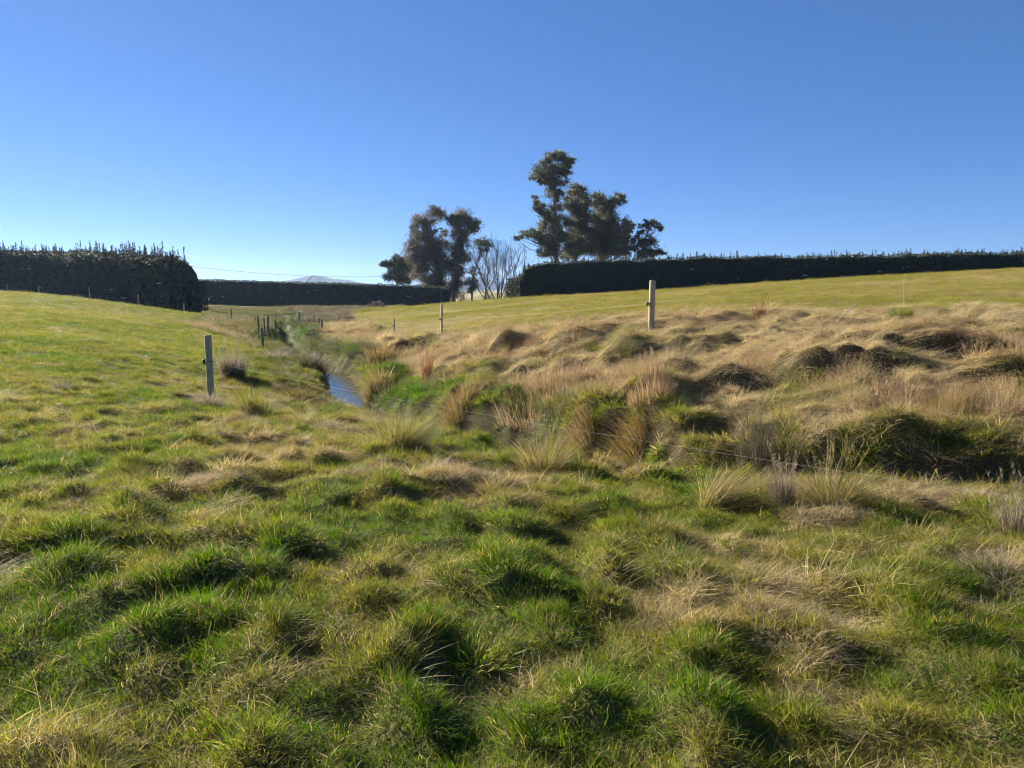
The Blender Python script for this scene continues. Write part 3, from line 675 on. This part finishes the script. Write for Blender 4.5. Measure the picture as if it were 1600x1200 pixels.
for (nm, px, py, wp, hp, n, c, lab, ln, dp, bi, stk) in TT:
    if nm == 'dock_stalks': wid = .012
    elif lab.startswith('bright broad'): wid = .009
    else: wid = .0042
    tussock(nm, px, py, wp, hp, n, c, lab, ln, dp, bi, 4, stk, wid, cat='dock plant' if nm == 'dock_stalks' else 'tussock')

# ------------------------------------------------------------------ fence posts and wires
def post(px, ytop, ybot, rad, mat, label, group, grp=None, square=False, insul=None, Y=None):
    p = ground(px, ybot) if Y is None else np.array([at(px, ybot, Y)[0], Y, float(height(at(px, ybot, Y)[0], Y))])
    Hh = (ybot-ytop)*p[1]/F*1.01
    if Y is None and Hh > 1.6: Hh = 1.35
    e = empty('fence_post', p); tag(e, label, 'fence post', group)
    tx, ty = rng.normal(0, .012, 2)
    path = [(0, 0, -.4), (tx*.3, ty*.3, 0), (tx*Hh, ty*Hh, Hh*.985), (tx*Hh, ty*Hh, Hh)]
    v, t_, _ = tube(path, [rad, rad, rad*.96, rad*.86], 4 if square else 12)
    o = obj('post', tri_mesh('post', v, t_, mat, smooth=False), e)
    if insul:
        z = Hh*insul
        v, t_, _ = tube([(-rad*1.12, -rad*.2, z-.03), (-rad*1.3, -rad*.25, z-.028), (-rad*1.3, -rad*.25, z+.028), (-rad*1.12, -rad*.2, z+.03)], [.022, .03, .03, .022], 8)
        v2, t2, _ = tube([(-rad*.9, -rad*.9, z), (rad*1.05, -rad*.95, z), (rad*1.08, rad*.2, z)], .007, 6)
        v, t_, _ = join([(v, t_, {}), (v2, t2, {})])
        obj('insulator', tri_mesh('insulator', v, t_, M_INS), e)
    return p, Hh
pL, hL = post(330, 524, 626, .062, M_POST, 'thick round fence post nearest the camera on the left with a black insulator', 'fence posts along the stream', insul=.6)
pR, hR = post(1017, 441, 515, .075, M_POST, 'thick pale round fence post standing on the right bank terrace', 'fence posts along the stream', insul=.52)
pB, hB = post(690, 477, 521, .045, M_BATTEN, 'slim pale fence batten at the edge of the right field', 'fence posts along the stream', square=True, insul=.48)
pC, hC = post(616, 498, 526, .04, M_POST2, 'short dark leaning fence stake left of the slim pale batten', 'fence posts along the stream', square=True, insul=.6)
far_posts = [
 (411, 512, 547, .055, 'grey post standing in front of the others left of the stream'),
 (431, 503, 528, .05, 'grey post rightmost of the near cluster left of the stream'),
 (419, 495, 524, .07, 'tallest and thickest post in the cluster left of the stream'),
 (414, 497, 520, .05, 'thin post touching the left side of the thickest cluster post'),
 (404, 494, 520, .055, 'dark post leftmost of the cluster left of the stream'),
 (399, 496, 507, .05, 'small distant post just left of the dark cluster post'),
 (386, 496, 507, .05, 'small distant post on the end of the left paddock crest'),
 (374, 496, 504, .05, 'tiny distant post on the left paddock crest'),
 (362, 484, 501, .06, 'distant post in front of the rough grass at the left end of the far hedge'),
 (432, 488, 501, .06, 'distant post in rough grass behind the cluster'),
 (468, 488, 505, .09, 'distant post standing over the stream head'),
 (491, 492, 511, .06, 'distant post left of the pair right of the stream'),
 (499, 497, 513, .05, 'left post of the close pair right of the stream'),
 (503, 499, 517, .07, 'right post of the close pair right of the stream'),
 (506, 484, 494, .05, 'tiny post furthest off at the end of the right fence line')]
for px, y0, y1, r_, lab in far_posts: post(px, y0, y1, r_, M_POST2, lab, 'fence posts along the stream')
for i, (px, y0, y1, Y, lab) in enumerate([(12, 444, 457, 104, 'leftmost pale post in front of the left hedge'), (61, 446, 459, 97, 'second pale post from the left in front of the left hedge'), (141, 448, 467, 89, 'third pale post from the left in front of the left hedge'),
          (217, 459, 478, 81, 'fourth pale post in front of the left hedge near its right half'), (288, 473, 490, 75.5, 'pale post under the right end of the left hedge')]):
    post(px, y0, y1, .065, M_POST, lab, 'fence posts along the left hedge', Y=Y)
def wire(name, pts, rad, mat, label, cat='wire', sag=0, n=24):
    path = []
    for a, b in zip(pts[:-1], pts[1:]):
        a, b = np.array(a, float), np.array(b, float)
        for t_ in np.linspace(0, 1, n)[:-1]:
            q = a+(b-a)*t_; q[2] -= 4*sag*t_*(1-t_); path.append(q)
    path.append(np.array(pts[-1], float)); path = np.array(path)
    o0 = path[0].copy(); v, t_, _ = tube(path-o0, rad, 5)
    return tag(obj(name, tri_mesh(name, v, t_, mat), loc=o0), label, cat)
a0 = pL+np.array([.0, -.062, hL*.6]); b0 = at(1790, 806, 4.6)
wire('fence_wire', [a0, b0, b0+np.array([7, 1.2, .1])], .0013, M_WIRE, 'thin white electric wire running from the nearest left post over the ditch', 'fence wire', sag=.09)
wire('fence_wire', [pB+np.array([0, -.05, hB*.48]), pR+np.array([0, -.08, hR*.52]), at(1500, 458, 16.5), at(2200, 470, 14)], .0022, M_WIRE, 'thin pale wire between the slim batten and the terrace post', 'fence wire', sag=.05)
wire('fence_wire', [pC+np.array([0, -.04, hC*.6]), pB+np.array([0, -.05, hB*.48])], .003, M_STEELW, 'dark wire between the short dark stake and the slim batten', 'fence wire', sag=.04)
# power line
def pole(px, ytop, Y, label):
    x = at(px, 440, Y)[0]; zt = at(px, ytop, Y)[2]; zb_ = float(height(x, Y)); Hh = zt-zb_
    e = empty('utility_pole', (x, Y, zb_)); tag(e, label, 'utility pole')
    v, t_, _ = tube([(0, 0, -1), (0, 0, Hh)], [.16, .11], 8); obj('pole', tri_mesh('pole', v, t_, M_BARK2), e)
    v, t_, _ = tube([(-1.2, 0, Hh-.35), (1.2, .2, Hh-.35)], .07, 4); obj('crossarm', tri_mesh('crossarm', v, t_, M_BARK2), e)
    return np.array([x, Y, zt-.2])
q1 = pole(133, 388, 210, 'utility pole mostly hidden behind the left hedge'); q2 = pole(668, 428, 250, 'utility pole hidden behind the left gum trees')
wire('power_line', [q1, q2], .045, M_STEELW, 'thin dark power line sagging across the sky above the far hedge', 'power line', sag=3.4, n=40)

# sticks on the terrace and in the ditch
def stick(p0, p1, r_, label, name='stick', mat=M_DEAD, arc=.06):
    p0, p1 = np.array(p0), np.array(p1); n = 6
    path = [p0+(p1-p0)*t_+np.array([0, 0, arc*np.linalg.norm(p1-p0)*math.sin(3*t_)])+rng.normal(0, .008, 3) for t_ in np.linspace(0, 1, n)]
    v, t_, _ = tube(np.array(path)-p0, np.linspace(r_, r_*.5, n), 6)
    tag(obj(name, tri_mesh(name, v, t_, mat), loc=p0), label, 'stick')
g0 = ground(1308, 502); stick(g0-[0, 0, .02], at(1345, 473, g0[1]+.3), .016, 'pale dead stalk leaning right on the terrace edge', 'leaning_stalk')
g0 = ground(1412, 490); stick(g0, at(1413, 428, g0[1]), .006, 'single thin tall stalk beside the round green tussock', 'tall_stalk')
g0 = ground(1385, 742); g1 = ground(1468, 752); stick(g0+[0, 0, .04], g1+[0, 0, .05], .006, 'pale bare stick lying in the grass of the right ditch', mat=M_BRUSH, arc=.01)
g0 = ground(1318, 795); stick(g0, g0+np.array([.22, -.1, .35])*[-1, 1, 1], .005, 'short broken straw stalk standing in front of the tallest tussock', 'tall_stalk')

# ------------------------------------------------------------------ foliage helpers
def leaf_cloud(C, L, Wd, r, droop=.5):
    """quads (two triangles each) of leaf size L x Wd at centres C"""
    n = len(C); d0 = r.normal(size=(n, 3)); d0[:, 2] -= droop; d0 /= np.linalg.norm(d0, axis=1)[:, None]
    s = np.cross(d0, r.normal(size=(n, 3))); s /= np.linalg.norm(s, axis=1)[:, None]
    l = (L*(.6+.8*r.random(n)))[:, None]; w_ = (Wd*(.6+.8*r.random(n)))[:, None]
    V = np.stack([C-d0*l/2, C+s*w_/2, C+d0*l/2, C-s*w_/2], 1).reshape(-1, 3)
    b = np.arange(n)*4; T = np.concatenate([np.stack([b, b+1, b+2], -1), np.stack([b, b+2, b+3], -1)])
    return V, T, {'rnd': np.repeat(r.random(n), 4)}
def limb(a, b, r0, r1, rnd, n=7, wob=.05, up=.15):
    a, b = np.array(a, float), np.array(b, float); L = np.linalg.norm(b-a)
    path = []
    w1 = rnd.normal(0, wob*L, 3); w2 = rnd.normal(0, wob*L*.6, 3)
    for t_ in np.linspace(0, 1, n):
        path.append(a+(b-a)*t_+w1*math.sin(math.pi*t_)+w2*math.sin(2*math.pi*t_)+np.array([0, 0, -up*L*math.sin(math.pi*t_)]))
    return tube(path, np.linspace(r0, r1, n), 6)

def gum(name, D, basepx, topz_px, trunk_px, blobs, label, dens=1.0, leaf=.29, tints=((.075, .078, .040), (.10, .092, .055), (.055, .062, .03)), bark=M_BARK, r0=.45, cat='tree', group='tall gum trees beyond the fields'):
    r = np.random.default_rng(int(basepx*13))
    b = at(basepx, 470, D); gz_ = float(height(b[0], D)); base = np.array([b[0], D, gz_-.2])
    e = empty(name, base); tag(e, label, cat, group)
    s = D/F
    tr = [base]+[at(px, py, D) for px, py in trunk_px]
    tr = np.array(tr)-base
    # resample trunk
    parts = []
    seg = [tr[0]]
    for a, c in zip(tr[:-1], tr[1:]):
        for t_ in np.linspace(0, 1, 5)[1:]: seg.append(a+(c-a)*t_)
    seg = np.array(seg); seg[1:-1] += r.normal(0, .12, (len(seg)-2, 3)); rad = np.linspace(r0, .09, len(seg))
    parts.append(tube(seg, rad, 8))
    LC, LT = [], []
    tints = np.array(tints)
    extra = []
    for i, (px, py, rp) in enumerate(blobs):
        near_ = sorted(blobs[:i]+blobs[i+1:], key=lambda q: (q[0]-px)**2+(q[1]-py)**2)[:2]
        for q in near_: extra.append(((px+q[0])/2+r.normal(0, 2), (py+q[1])/2+r.normal(0, 2), min(rp, q[2])*.6))
    for px, py, rp in list(blobs)+extra:
        R_ = rp*s*1.22; c = at(px, py, D+r.uniform(-1, 1)*2.6)-base
        # limb from the trunk point that lies below the clump
        k = np.argmin(np.linalg.norm(seg[:, :2]-c[:2], axis=1)*.6+np.abs(seg[:, 2]-(c[2]-1.2*R_-1.2))+np.where(seg[:, 2] > c[2], 50, 0))
        rl = min(rad[k]*.55, .05+.03*R_+.006*np.linalg.norm(c-seg[k]))
        parts.append(limb(seg[k], c, rl, .03, r, up=.12))
        ns = max(6, int(12*(R_/1.6)**1.3)); sub = r.normal(size=(ns, 3)); sub /= np.linalg.norm(sub, axis=1)[:, None]
        sub = c+sub*R_*np.array([.78, .9, .66])*(.35+.65*r.random(ns)**.5)[:, None]
        for q in sub:
            parts.append(limb(c+(q-c)*.1, q, .03, .014, r, 4, .05, .05))
            nl = int(135*dens*(R_/1.6)**1.0*r.uniform(.4, 1.4)); rr_ = R_*r.uniform(.24, .44)
            w_ = r.normal(size=(nl, 3))*np.array([.62, .62, .46])*rr_
            w_[::6] *= 1.9
            LC.append(q+w_); LT.append(np.repeat(tints[r.integers(0, len(tints))][None]*r.uniform(1.0, 1.9), nl, 0))
    v, t_, _ = join([(x[0], x[1], {}) for x in parts]); obj('trunk', tri_mesh('trunk', v, t_, bark, smooth=True), e)
    C = np.concatenate(LC); v, t_, a_ = leaf_cloud(C, leaf, leaf*.42, r); a_['tint'] = np.repeat(np.concatenate(LT), 4, 0)
    tag(obj('crown', tri_mesh('crown', v, t_, M_GUM, a_), e), kind='stuff')
    return e
gum('gum_tree', 172, 690, 0, [(688, 430), (678, 380), (672, 345)], [(677, 333, 12), (657, 344, 13), (687, 335, 11), (647, 358, 9), (649, 371, 11), (668, 352, 10), (669, 378, 18), (652, 394, 17), (679, 396, 21), (691, 415, 20), (660, 412, 17), (658, 428, 15), (683, 437, 17), (672, 450, 14), (696, 452, 12), (640, 382, 8), (643, 405, 9), (664, 361, 7), (672, 366, 7), (660, 370, 6), (692, 360, 7), (692, 380, 9)],
    'bushy gum tree with reddish brown crown, left of the pair beyond the far hedge end', r0=.5, dens=.72, tints=((.085, .072, .042), (.11, .088, .055), (.06, .06, .032)))
gum('gum_tree', 168, 708, 0, [(712, 430), (716, 385), (722, 345)], [(722, 339, 15), (738, 348, 12), (712, 350, 13), (733, 357, 10), (704, 343, 9), (742, 357, 7), (716, 366, 14), (724, 380, 12), (711, 388, 15), (721, 402, 14), (707, 418, 15), (718, 424, 10), (713, 440, 13), (708, 456, 11)],
    'gum tree with a round dense top, right of the pair beyond the far hedge end', r0=.5, dens=.72, tints=((.075, .068, .04), (.10, .082, .05), (.055, .056, .03)))
gum('gum_tree', 160, 737, 0, [(738, 440), (746, 410), (754, 385)], [(755, 376, 11), (762, 386, 8), (746, 380, 7), (739, 424, 8), (734, 440, 9), (742, 448, 7), (752, 395, 6), (736, 456, 7)],
    'thin open gum tree with small drooping crown beside the bare trees', dens=.55, r0=.2)
gum('cypress_tree', 185, 622, 0, [(621, 440), (620, 410)], [(620, 403, 8), (607, 410, 6), (600, 414, 5), (629, 410, 10), (615, 420, 9), (632, 420, 10), (607, 433, 7), (622, 432, 11), (636, 434, 11), (642, 424, 7), (644, 412, 6), (596, 413, 3)],
    'low dark flat-topped cypress leftmost behind the far hedge', dens=1.3, leaf=.36, tints=((.03, .04, .022), (.04, .048, .028)), bark=M_BARK2, r0=.4)
gum('gum_tree', 150, 868, 0, [(868, 430), (869, 380), (867, 320), (869, 262)], [(869, 243, 11), (880, 247, 9), (858, 247, 9), (888, 254, 9), (852, 253, 8), (896, 252, 5), (842, 268, 11), (833, 276, 7), (858, 268, 13), (874, 266, 12), (886, 268, 8), (848, 283, 9), (864, 285, 11), (878, 284, 9), (858, 300, 9), (872, 302, 9), (834, 309, 6), (842, 319, 9), (852, 330, 10), (838, 328, 6), (868, 322, 11), (856, 345, 11), (874, 342, 12), (866, 360, 13), (846, 354, 8), (842, 367, 10), (830, 365, 9), (818, 367, 7), (808, 372, 5), (856, 376, 14), (874, 372, 13), (866, 392, 13), (850, 395, 10)],
    'tallest gum tree with a pale trunk and a lopsided high crown', r0=.6, dens=.95)
gum('gum_tree', 154, 898, 0, [(898, 430), (902, 380), (905, 330)], [(897, 295, 11), (908, 302, 11), (890, 308, 9), (884, 318, 9), (912, 318, 13), (898, 325, 13), (904, 340, 14), (918, 335, 9), (892, 348, 12), (914, 354, 13), (902, 364, 14), (886, 372, 10), (912, 380, 14), (898, 390, 14), (920, 392, 11), (884, 398, 11)],
    'dense gum tree leaning on the right side of the tallest tree', r0=.5)
gum('gum_tree', 157, 944, 0, [(942, 430), (938, 385), (942, 340)], [(935, 308, 11), (945, 318, 8), (928, 318, 9), (967, 308, 9), (958, 317, 9), (971, 316, 6), (950, 330, 11), (936, 334, 11), (926, 345, 10), (957, 342, 11), (942, 350, 13), (930, 362, 13), (960, 358, 12), (946, 370, 15), (964, 374, 12), (932, 382, 13), (954, 388, 14), (940, 396, 12), (968, 392, 10), (975, 380, 9), (978, 365, 7), (920, 370, 9), (950, 345, 9)],
    'wide dark gum tree right of centre in the group with two raised tops', r0=.5, dens=1.1)
gum('gum_tree', 150, 980, 0, [(980, 430), (980, 390), (978, 360)], [(979, 346, 9), (972, 355, 10), (987, 353, 7), (982, 364, 6), (984, 378, 7), (972, 372, 7), (969, 396, 9), (980, 398, 7)],
    'small open gum tree second from the right of the group', dens=.7, r0=.25)
gum('gum_tree', 148, 1006, 0, [(1005, 430), (1004, 395), (1012, 362)], [(1010, 348, 6), (1019, 347, 6), (1027, 351, 7), (1033, 358, 5), (1013, 357, 6), (1003, 353, 5), (1013, 373, 8), (1003, 382, 9), (1018, 381, 9), (1028, 393, 7), (1008, 394, 10), (1037, 397, 5), (1020, 397, 8), (995, 372, 6), (990, 386, 8), (999, 398, 8), (1000, 363, 5)],
    'umbrella-topped gum tree rightmost of the group above the right hedge', dens=.85, r0=.3)

def bare_tree(D, px, ytop, spread, label, seed, col=M_BARK2):
    r = np.random.default_rng(seed); b = at(px, 468, D); base = np.array([b[0], D, float(height(b[0], D))-.2]); Hh = at(px, ytop-9, D)[2]-base[2]
    e = empty('bare_tree', base); tag(e, label, 'tree', 'bare winter trees between the gum groups')
    parts = []; twigs = []
    def grow(p, dirv, L, rad, lev):
        n = 5; path = [p]; q = p.copy(); dv = dirv.copy()
        for i in range(n):
            dv = dv+r.normal(0, .10, 3)+np.array([0, 0, .05]); dv /= np.linalg.norm(dv); q = q+dv*L/n; path.append(q)
        (parts if lev < 2 else twigs).append(tube(path, np.linspace(rad, rad*.55, n+1), 5 if lev < 2 else 3, cap=False))
        if lev >= 5: return
        for k in range(3 if lev < 3 else 3):
            t_ = r.integers(2, n+1); nd = dv+r.normal(0, .42*spread, 3)+np.array([0, 0, .15]); nd /= np.linalg.norm(nd)
            grow(path[t_].copy(), nd, L*r.uniform(.55, .78), max(rad*.52, .016), lev+1)
    for s in range(r.integers(1, 3)): grow(np.zeros(3), np.array([r.normal(0, .22), r.normal(0, .2), 1.0]), Hh*.40, .2, 0)
    v, t_, _ = join([(x[0], x[1], {}) for x in parts]); top = max(x[0][:, 2].max() for x in twigs); f = Hh/top
    obj('trunk', tri_mesh('trunk', v*f, t_, col), e)
    v, t_, _ = join([(x[0], x[1], {}) for x in twigs]); tag(obj('twigs', tri_mesh('twigs', v*f, t_, col), e), kind='stuff')
for i, (D, px, yt, sp, lab) in enumerate([(150, 757, 398, .9, 'leftmost bare tree with several thin stems'), (162, 776, 384, 1.0, 'low bare tree with crossing stems just right of the tallest bare one'), (165, 770, 372, .8, 'tallest bare winter tree in the gap between the gum groups'), (158, 783, 366, .9, 'bare tree with fine twiggy crown in the middle of the gap'),
        (150, 796, 382, 1.0, 'bare tree leaning right beside the right hedge end'), (170, 812, 378, .9, 'bare tree partly behind the rounded end of the right hedge')]):
    bare_tree(D, px, yt, sp, lab, 90+i)
# scrub at the foot of the gap
for i, (px, D, yt, wpx, lab) in enumerate([(722, 160, 448, 9, 'low grey bush under the round-topped gum tree'), (765, 150, 452, 16, 'pale leafless bush at the foot of the bare trees'), (792, 148, 450, 12, 'brown bush against the rounded end of the right hedge')]):
    r = np.random.default_rng(500+i); b = at(px, 466, D); base = np.array([b[0], D, float(height(b[0], D))-.1]); Hh = at(px, yt, D)[2]-base[2]
    c = r.normal(size=(900, 3))*np.array([wpx*D/F*.33, .9, Hh*.2])+np.array([0, 0, Hh*.5]); v, t_, a_ = leaf_cloud(c, .3, .07, r, -.8); a_['tint'] = np.repeat((C_GREY*.5)[None], len(v), 0)
    tag(obj('bush', tri_mesh('bush', v, t_, M_HEDGE, a_), loc=base), lab, 'bush')

# ------------------------------------------------------------------ hedges
def hedge(name, line, tops, depth, label, shoots, tints, leaf=.3, dens=22, shoot_h=(.3, 1.1), roundend=0, stubs=30):
    """line: (px, Y) along the near face; tops: (px, py) outline of the clipped top"""
    r = np.random.default_rng(len(label))
    pxs = np.linspace(line[0][0], line[-1][0], 160)
    Ys = np.interp(pxs, [q[0] for q in line], [q[1] for q in line]); ty = np.interp(pxs, [q[0] for q in tops], [q[1] for q in tops])
    P = np.array([at(a, b, c) for a, b, c in zip(pxs, ty, Ys)])
    gzz = height(P[:, 0], P[:, 1])
    if shoots: P[:, 2] += .75*(fbm(np.arange(160)*.45, np.full(160, 2.2), 1.6, 3, 4)-.5)
    if roundend > 0:
        te = np.sqrt(1-(1-np.clip((159-np.arange(160))/8, 0, 1))**2); P[:, 2] = gzz+(P[:, 2]-gzz)*(.6+.4*te)
    base = np.array([P[80, 0], P[80, 1], gzz[80]])
    e = empty(name, base); tag(e, label, 'hedge')
    T2 = P[-1, :2]-P[0, :2]; T2 /= np.linalg.norm(T2); nn = np.array([-T2[1], T2[0]]);  nn = nn if nn[1] > 0 else -nn
    prof = np.array([(0.0, 0.0), (-.05, .5), (0, .93), (.10, 1.0), (.9, 1.0), (1.0, .93), (1.0, 0)])
    V = []
    for i in range(160):
        q = P[i]; endf = 1.0
        Ht = q[2]-gzz[i]
        for a, b in prof:
            jit = .25*(fbm(i*1.3+a*9, b*8+a*3, 2.2, 2, 3)-.5)
            V.append((q[0]+nn[0]*(a*depth+.25+jit), q[1]+nn[1]*(a*depth+.25+jit), gzz[i]-.3+(Ht+.15)*b+(.2*(fbm(i*.9, a*5, 1.5, 2, 5)-.5) if b > .9 else 0)))
    V = np.array(V); m = len(prof); q = np.arange(160*m).reshape(160, m)
    Q = np.stack([q[:-1, :-1], q[1:, :-1], q[1:, 1:], q[:-1, 1:]], -1).reshape(-1, 4)
    tri = np.concatenate([Q[:, :3], Q[:, [0, 2, 3]]])
    caps = [(b0, b0+j, b0+j+1) for b0 in (0, 159*m) for j in range(1, m-1)]
    obj('hedge_body', tri_mesh('hedge_body', V-base, np.concatenate([tri, np.array(caps)]), M_HBODY), e)
    # leaves over face, top and ends
    L = np.linalg.norm(P[-1, :2]-P[0, :2]); Hm = (P[:, 2]-gzz).mean()
    nf = int(L*Hm*dens); ntp = int(L*depth*dens*.6)
    f = r.random(nf+ntp)*159; i0 = f.astype(int); fr = (f-i0)[:, None]; B = P[i0]*(1-fr)+P[np.minimum(i0+1, 159)]*fr; g_ = gzz[i0]
    isf = np.arange(nf+ntp) < nf
    hgt_ = np.where(isf, r.random(nf+ntp), 1.0); dep = np.where(isf, r.normal(.02, .06, nf+ntp), r.random(nf+ntp)*depth)
    lump = .8*(fbm(f*.9, hgt_*5, 2.0, 3, 7)-.5)
    z = np.where(isf, g_+(B[:, 2]-g_)*hgt_, B[:, 2]+lump*.6+r.normal(0, .08, len(f)))
    dep = dep+np.where(isf, lump+.25*np.maximum(0, hgt_-.92)*8, 0)
    C = np.column_stack([B[:, 0]+nn[0]*dep, B[:, 1]+nn[1]*dep, z])
    ends = []
    for en in (0, 159):
        ne = int(depth*Hm*dens*1.3); q_ = P[en]; dd = r.random(ne)*depth; hz = r.random(ne)
        sg = -1 if en == 0 else 1; out = sg*(.15+r.normal(0, .18, ne))
        ends.append(np.column_stack([q_[0]+nn[0]*dd+T2[0]*out, q_[1]+nn[1]*dd+T2[1]*out, gzz[en]+(q_[2]-gzz[en])*hz]))
        if roundend and en == (0 if roundend < 0 else 159):
            # bulging unclipped branches at this end
            nb = int(1400); th = r.random(nb)*math.pi; rad_ = 1.7*r.random(nb)**.5*(1+.25*np.sin(th*5)); hz = r.random(nb)**1.1*.92
            o2 = sg*(rad_*np.sqrt(np.maximum(.05, 1-(hz-.45)**2*2.4)))
            ends.append(np.column_stack([q_[0]+nn[0]*depth*(th/math.pi)+T2[0]*o2, q_[1]+nn[1]*depth*(th/math.pi)+T2[1]*o2, gzz[en]+(q_[2]-gzz[en])*hz]))
    C = np.concatenate([C]+ends); v, t_, a_ = leaf_cloud(C-base, leaf, leaf*.45, r, .2)
    tn = np.array(tints); a_['tint'] = np.repeat(tn[r.integers(0, len(tn), len(C))], 4, 0)
    tag(obj('foliage', tri_mesh('foliage', v, t_, M_HEDGE, a_), e), kind='stuff')
    if shoots:
        CC = []; tb = []
        for k9 in range(shoots+(60 if roundend > 0 else 0)):
            f = r.random()*159 if k9 < shoots else r.uniform(132, 157); i0 = int(f); B = P[i0]; hh = (r.uniform(*shoot_h) if k9 < shoots else r.uniform(.5, 1.9))*r.random()**.6*(.5+1.0*fbm(f*.35, 3.3, 2.0, 2, 8)); dd = r.random()*depth
            b_ = np.array([B[0]+nn[0]*dd, B[1]+nn[1]*dd, B[2]-.15]); tip = b_+np.array([r.normal(0, .05), r.normal(0, .05), hh+.15])
            tb.append(tube([b_-base, tip-base], [.03, .012], 3, cap=False))
            k_ = int(10+hh*34); tt_ = r.random(k_)[:, None]; CC.append(b_+(tip-b_)*tt_+r.normal(size=(k_, 3))*.12*(1.15-tt_)*np.array([1, 1, .5]))
        C = np.concatenate(CC)-base; v, t_, a_ = leaf_cloud(C, leaf*.62, leaf*.2, r, -1.2); a_['tint'] = np.repeat(tn[r.integers(0, len(tn), len(C))]*1.3, 4, 0)
        v2, t2, _ = join([(x[0], x[1], {}) for x in tb]); a2 = {'rnd': np.full(len(v2), .3), 'tint': np.repeat(np.array((.06, .05, .035))[None], len(v2), 0)}
        v, t_, a_ = join([(v, t_, a_), (v2, t2, a2)])
        tag(obj('top_shoots', tri_mesh('top_shoots', v, t_, M_HEDGE, a_), e), kind='stuff')
    if stubs:
        ps = []
        for _ in range(stubs):
            i0 = r.integers(2, 158); B = P[i0]; hz = r.uniform(.12, .72); b_ = np.array([B[0]-nn[0]*.1, B[1]-nn[1]*.1, gzz[i0]+(B[2]-gzz[i0])*hz])-base
            ps.append(tube([b_, b_+np.array([r.normal(0, .3), -.35, r.normal(0, .06)])], [.07, .04], 5))
        v, t_, _ = join([(x[0], x[1], {}) for x in ps]); tag(obj('cut_branches', tri_mesh('cut_branches', v, t_, M_DEAD), e), kind='stuff')
    return e
HT = ((.030, .042, .022), (.042, .054, .026), (.052, .056, .030))
hedge('pine_hedge', [(-330, 118), (0, 108), (262, 82)], [(-330, 392), (0, 392), (60, 393), (130, 395), (200, 400), (240, 401), (258, 404), (262, 408)], 4.0,
      'tall left shelter hedge with spiky untrimmed tips rising over the left paddock', 420, HT, leaf=.36, dens=20, shoot_h=(.3, 1.9), roundend=1, stubs=22)
hedge('clipped_hedge', [(280, 152), (702, 158)], [(280, 436), (330, 437.5), (450, 441), (560, 443.5), (640, 446), (702, 449.5)], 5.0,
      'neatly clipped dark hedge across the far end of the valley', 0, HT, leaf=.34, dens=16, stubs=46)
hedge('pine_hedge', [(812, 103), (1016, 101), (1600, 102), (2050, 104)], [(812, 432), (818, 420), (832, 413), (860, 408), (900, 407), (1000, 404), (1100, 402), (1300, 400), (1450, 397), (1600, 393), (2050, 384)], 4.0,
      'long dark shelter hedge across the top of the right field', 620, HT, leaf=.32, dens=14, shoot_h=(.25, .95), roundend=-1, stubs=14)

# brush pile
r = np.random.default_rng(77); gb = np.array([at(588, 484, 112)[0], 112, 0]); gb[2] = float(height(gb[0], 112)); gb[2] = max(gb[2], at(588, 487, 112)[2])
ps = []
for _ in range(130):
    c = np.array([r.normal(0, 1.0), r.normal(0, .8), 0]); c[2] = max(.05, 1.2*math.exp(-(c[0]/1.4)**2)*r.random()); dv = r.normal(size=3)*np.array([1, 1, .35]); dv /= np.linalg.norm(dv)
    L = r.uniform(.4, 1.3); ps.append(tube([c-dv*L/2, c+dv*L/2+r.normal(0, .08, 3)], [r.uniform(.03, .08), .02], 5))
v, t_, _ = join([(x[0], x[1], {}) for x in ps]); tag(obj('brush_pile', tri_mesh('brush_pile', v, t_, M_BRUSH), loc=gb), 'heap of grey cut branches in front of the far clipped hedge', 'brush pile')

# ------------------------------------------------------------------ haze
hx = 4500
mh, t = new_mat('haze'); pv = N(t, 'ShaderNodeVolumePrincipled'); pv.inputs['Color'].default_value = (.38, .55, .86, 1); pv.inputs['Density'].default_value = 1.1e-4; pv.inputs['Anisotropy'].default_value = .45
o = N(t, 'ShaderNodeOutputMaterial'); t.links.new(pv.outputs[0], o.inputs['Volume'])
zlo, zhi = float(gz.min())-40, 110
Vh = [(x, y, z) for x in (-hx, hx) for y in (-500, hx) for z in (zlo, zhi)]
Qh = [(0, 1, 3, 2), (4, 6, 7, 5), (0, 4, 5, 1), (2, 3, 7, 6), (0, 2, 6, 4), (1, 5, 7, 3)]
HAZE = obj('haze', tri_mesh('haze', Vh, Qh, mh)); tag(HAZE, kind='stuff')
print('tufts', len(PX), 'ground', len(gz), 'min', gz.min(), gz.max())
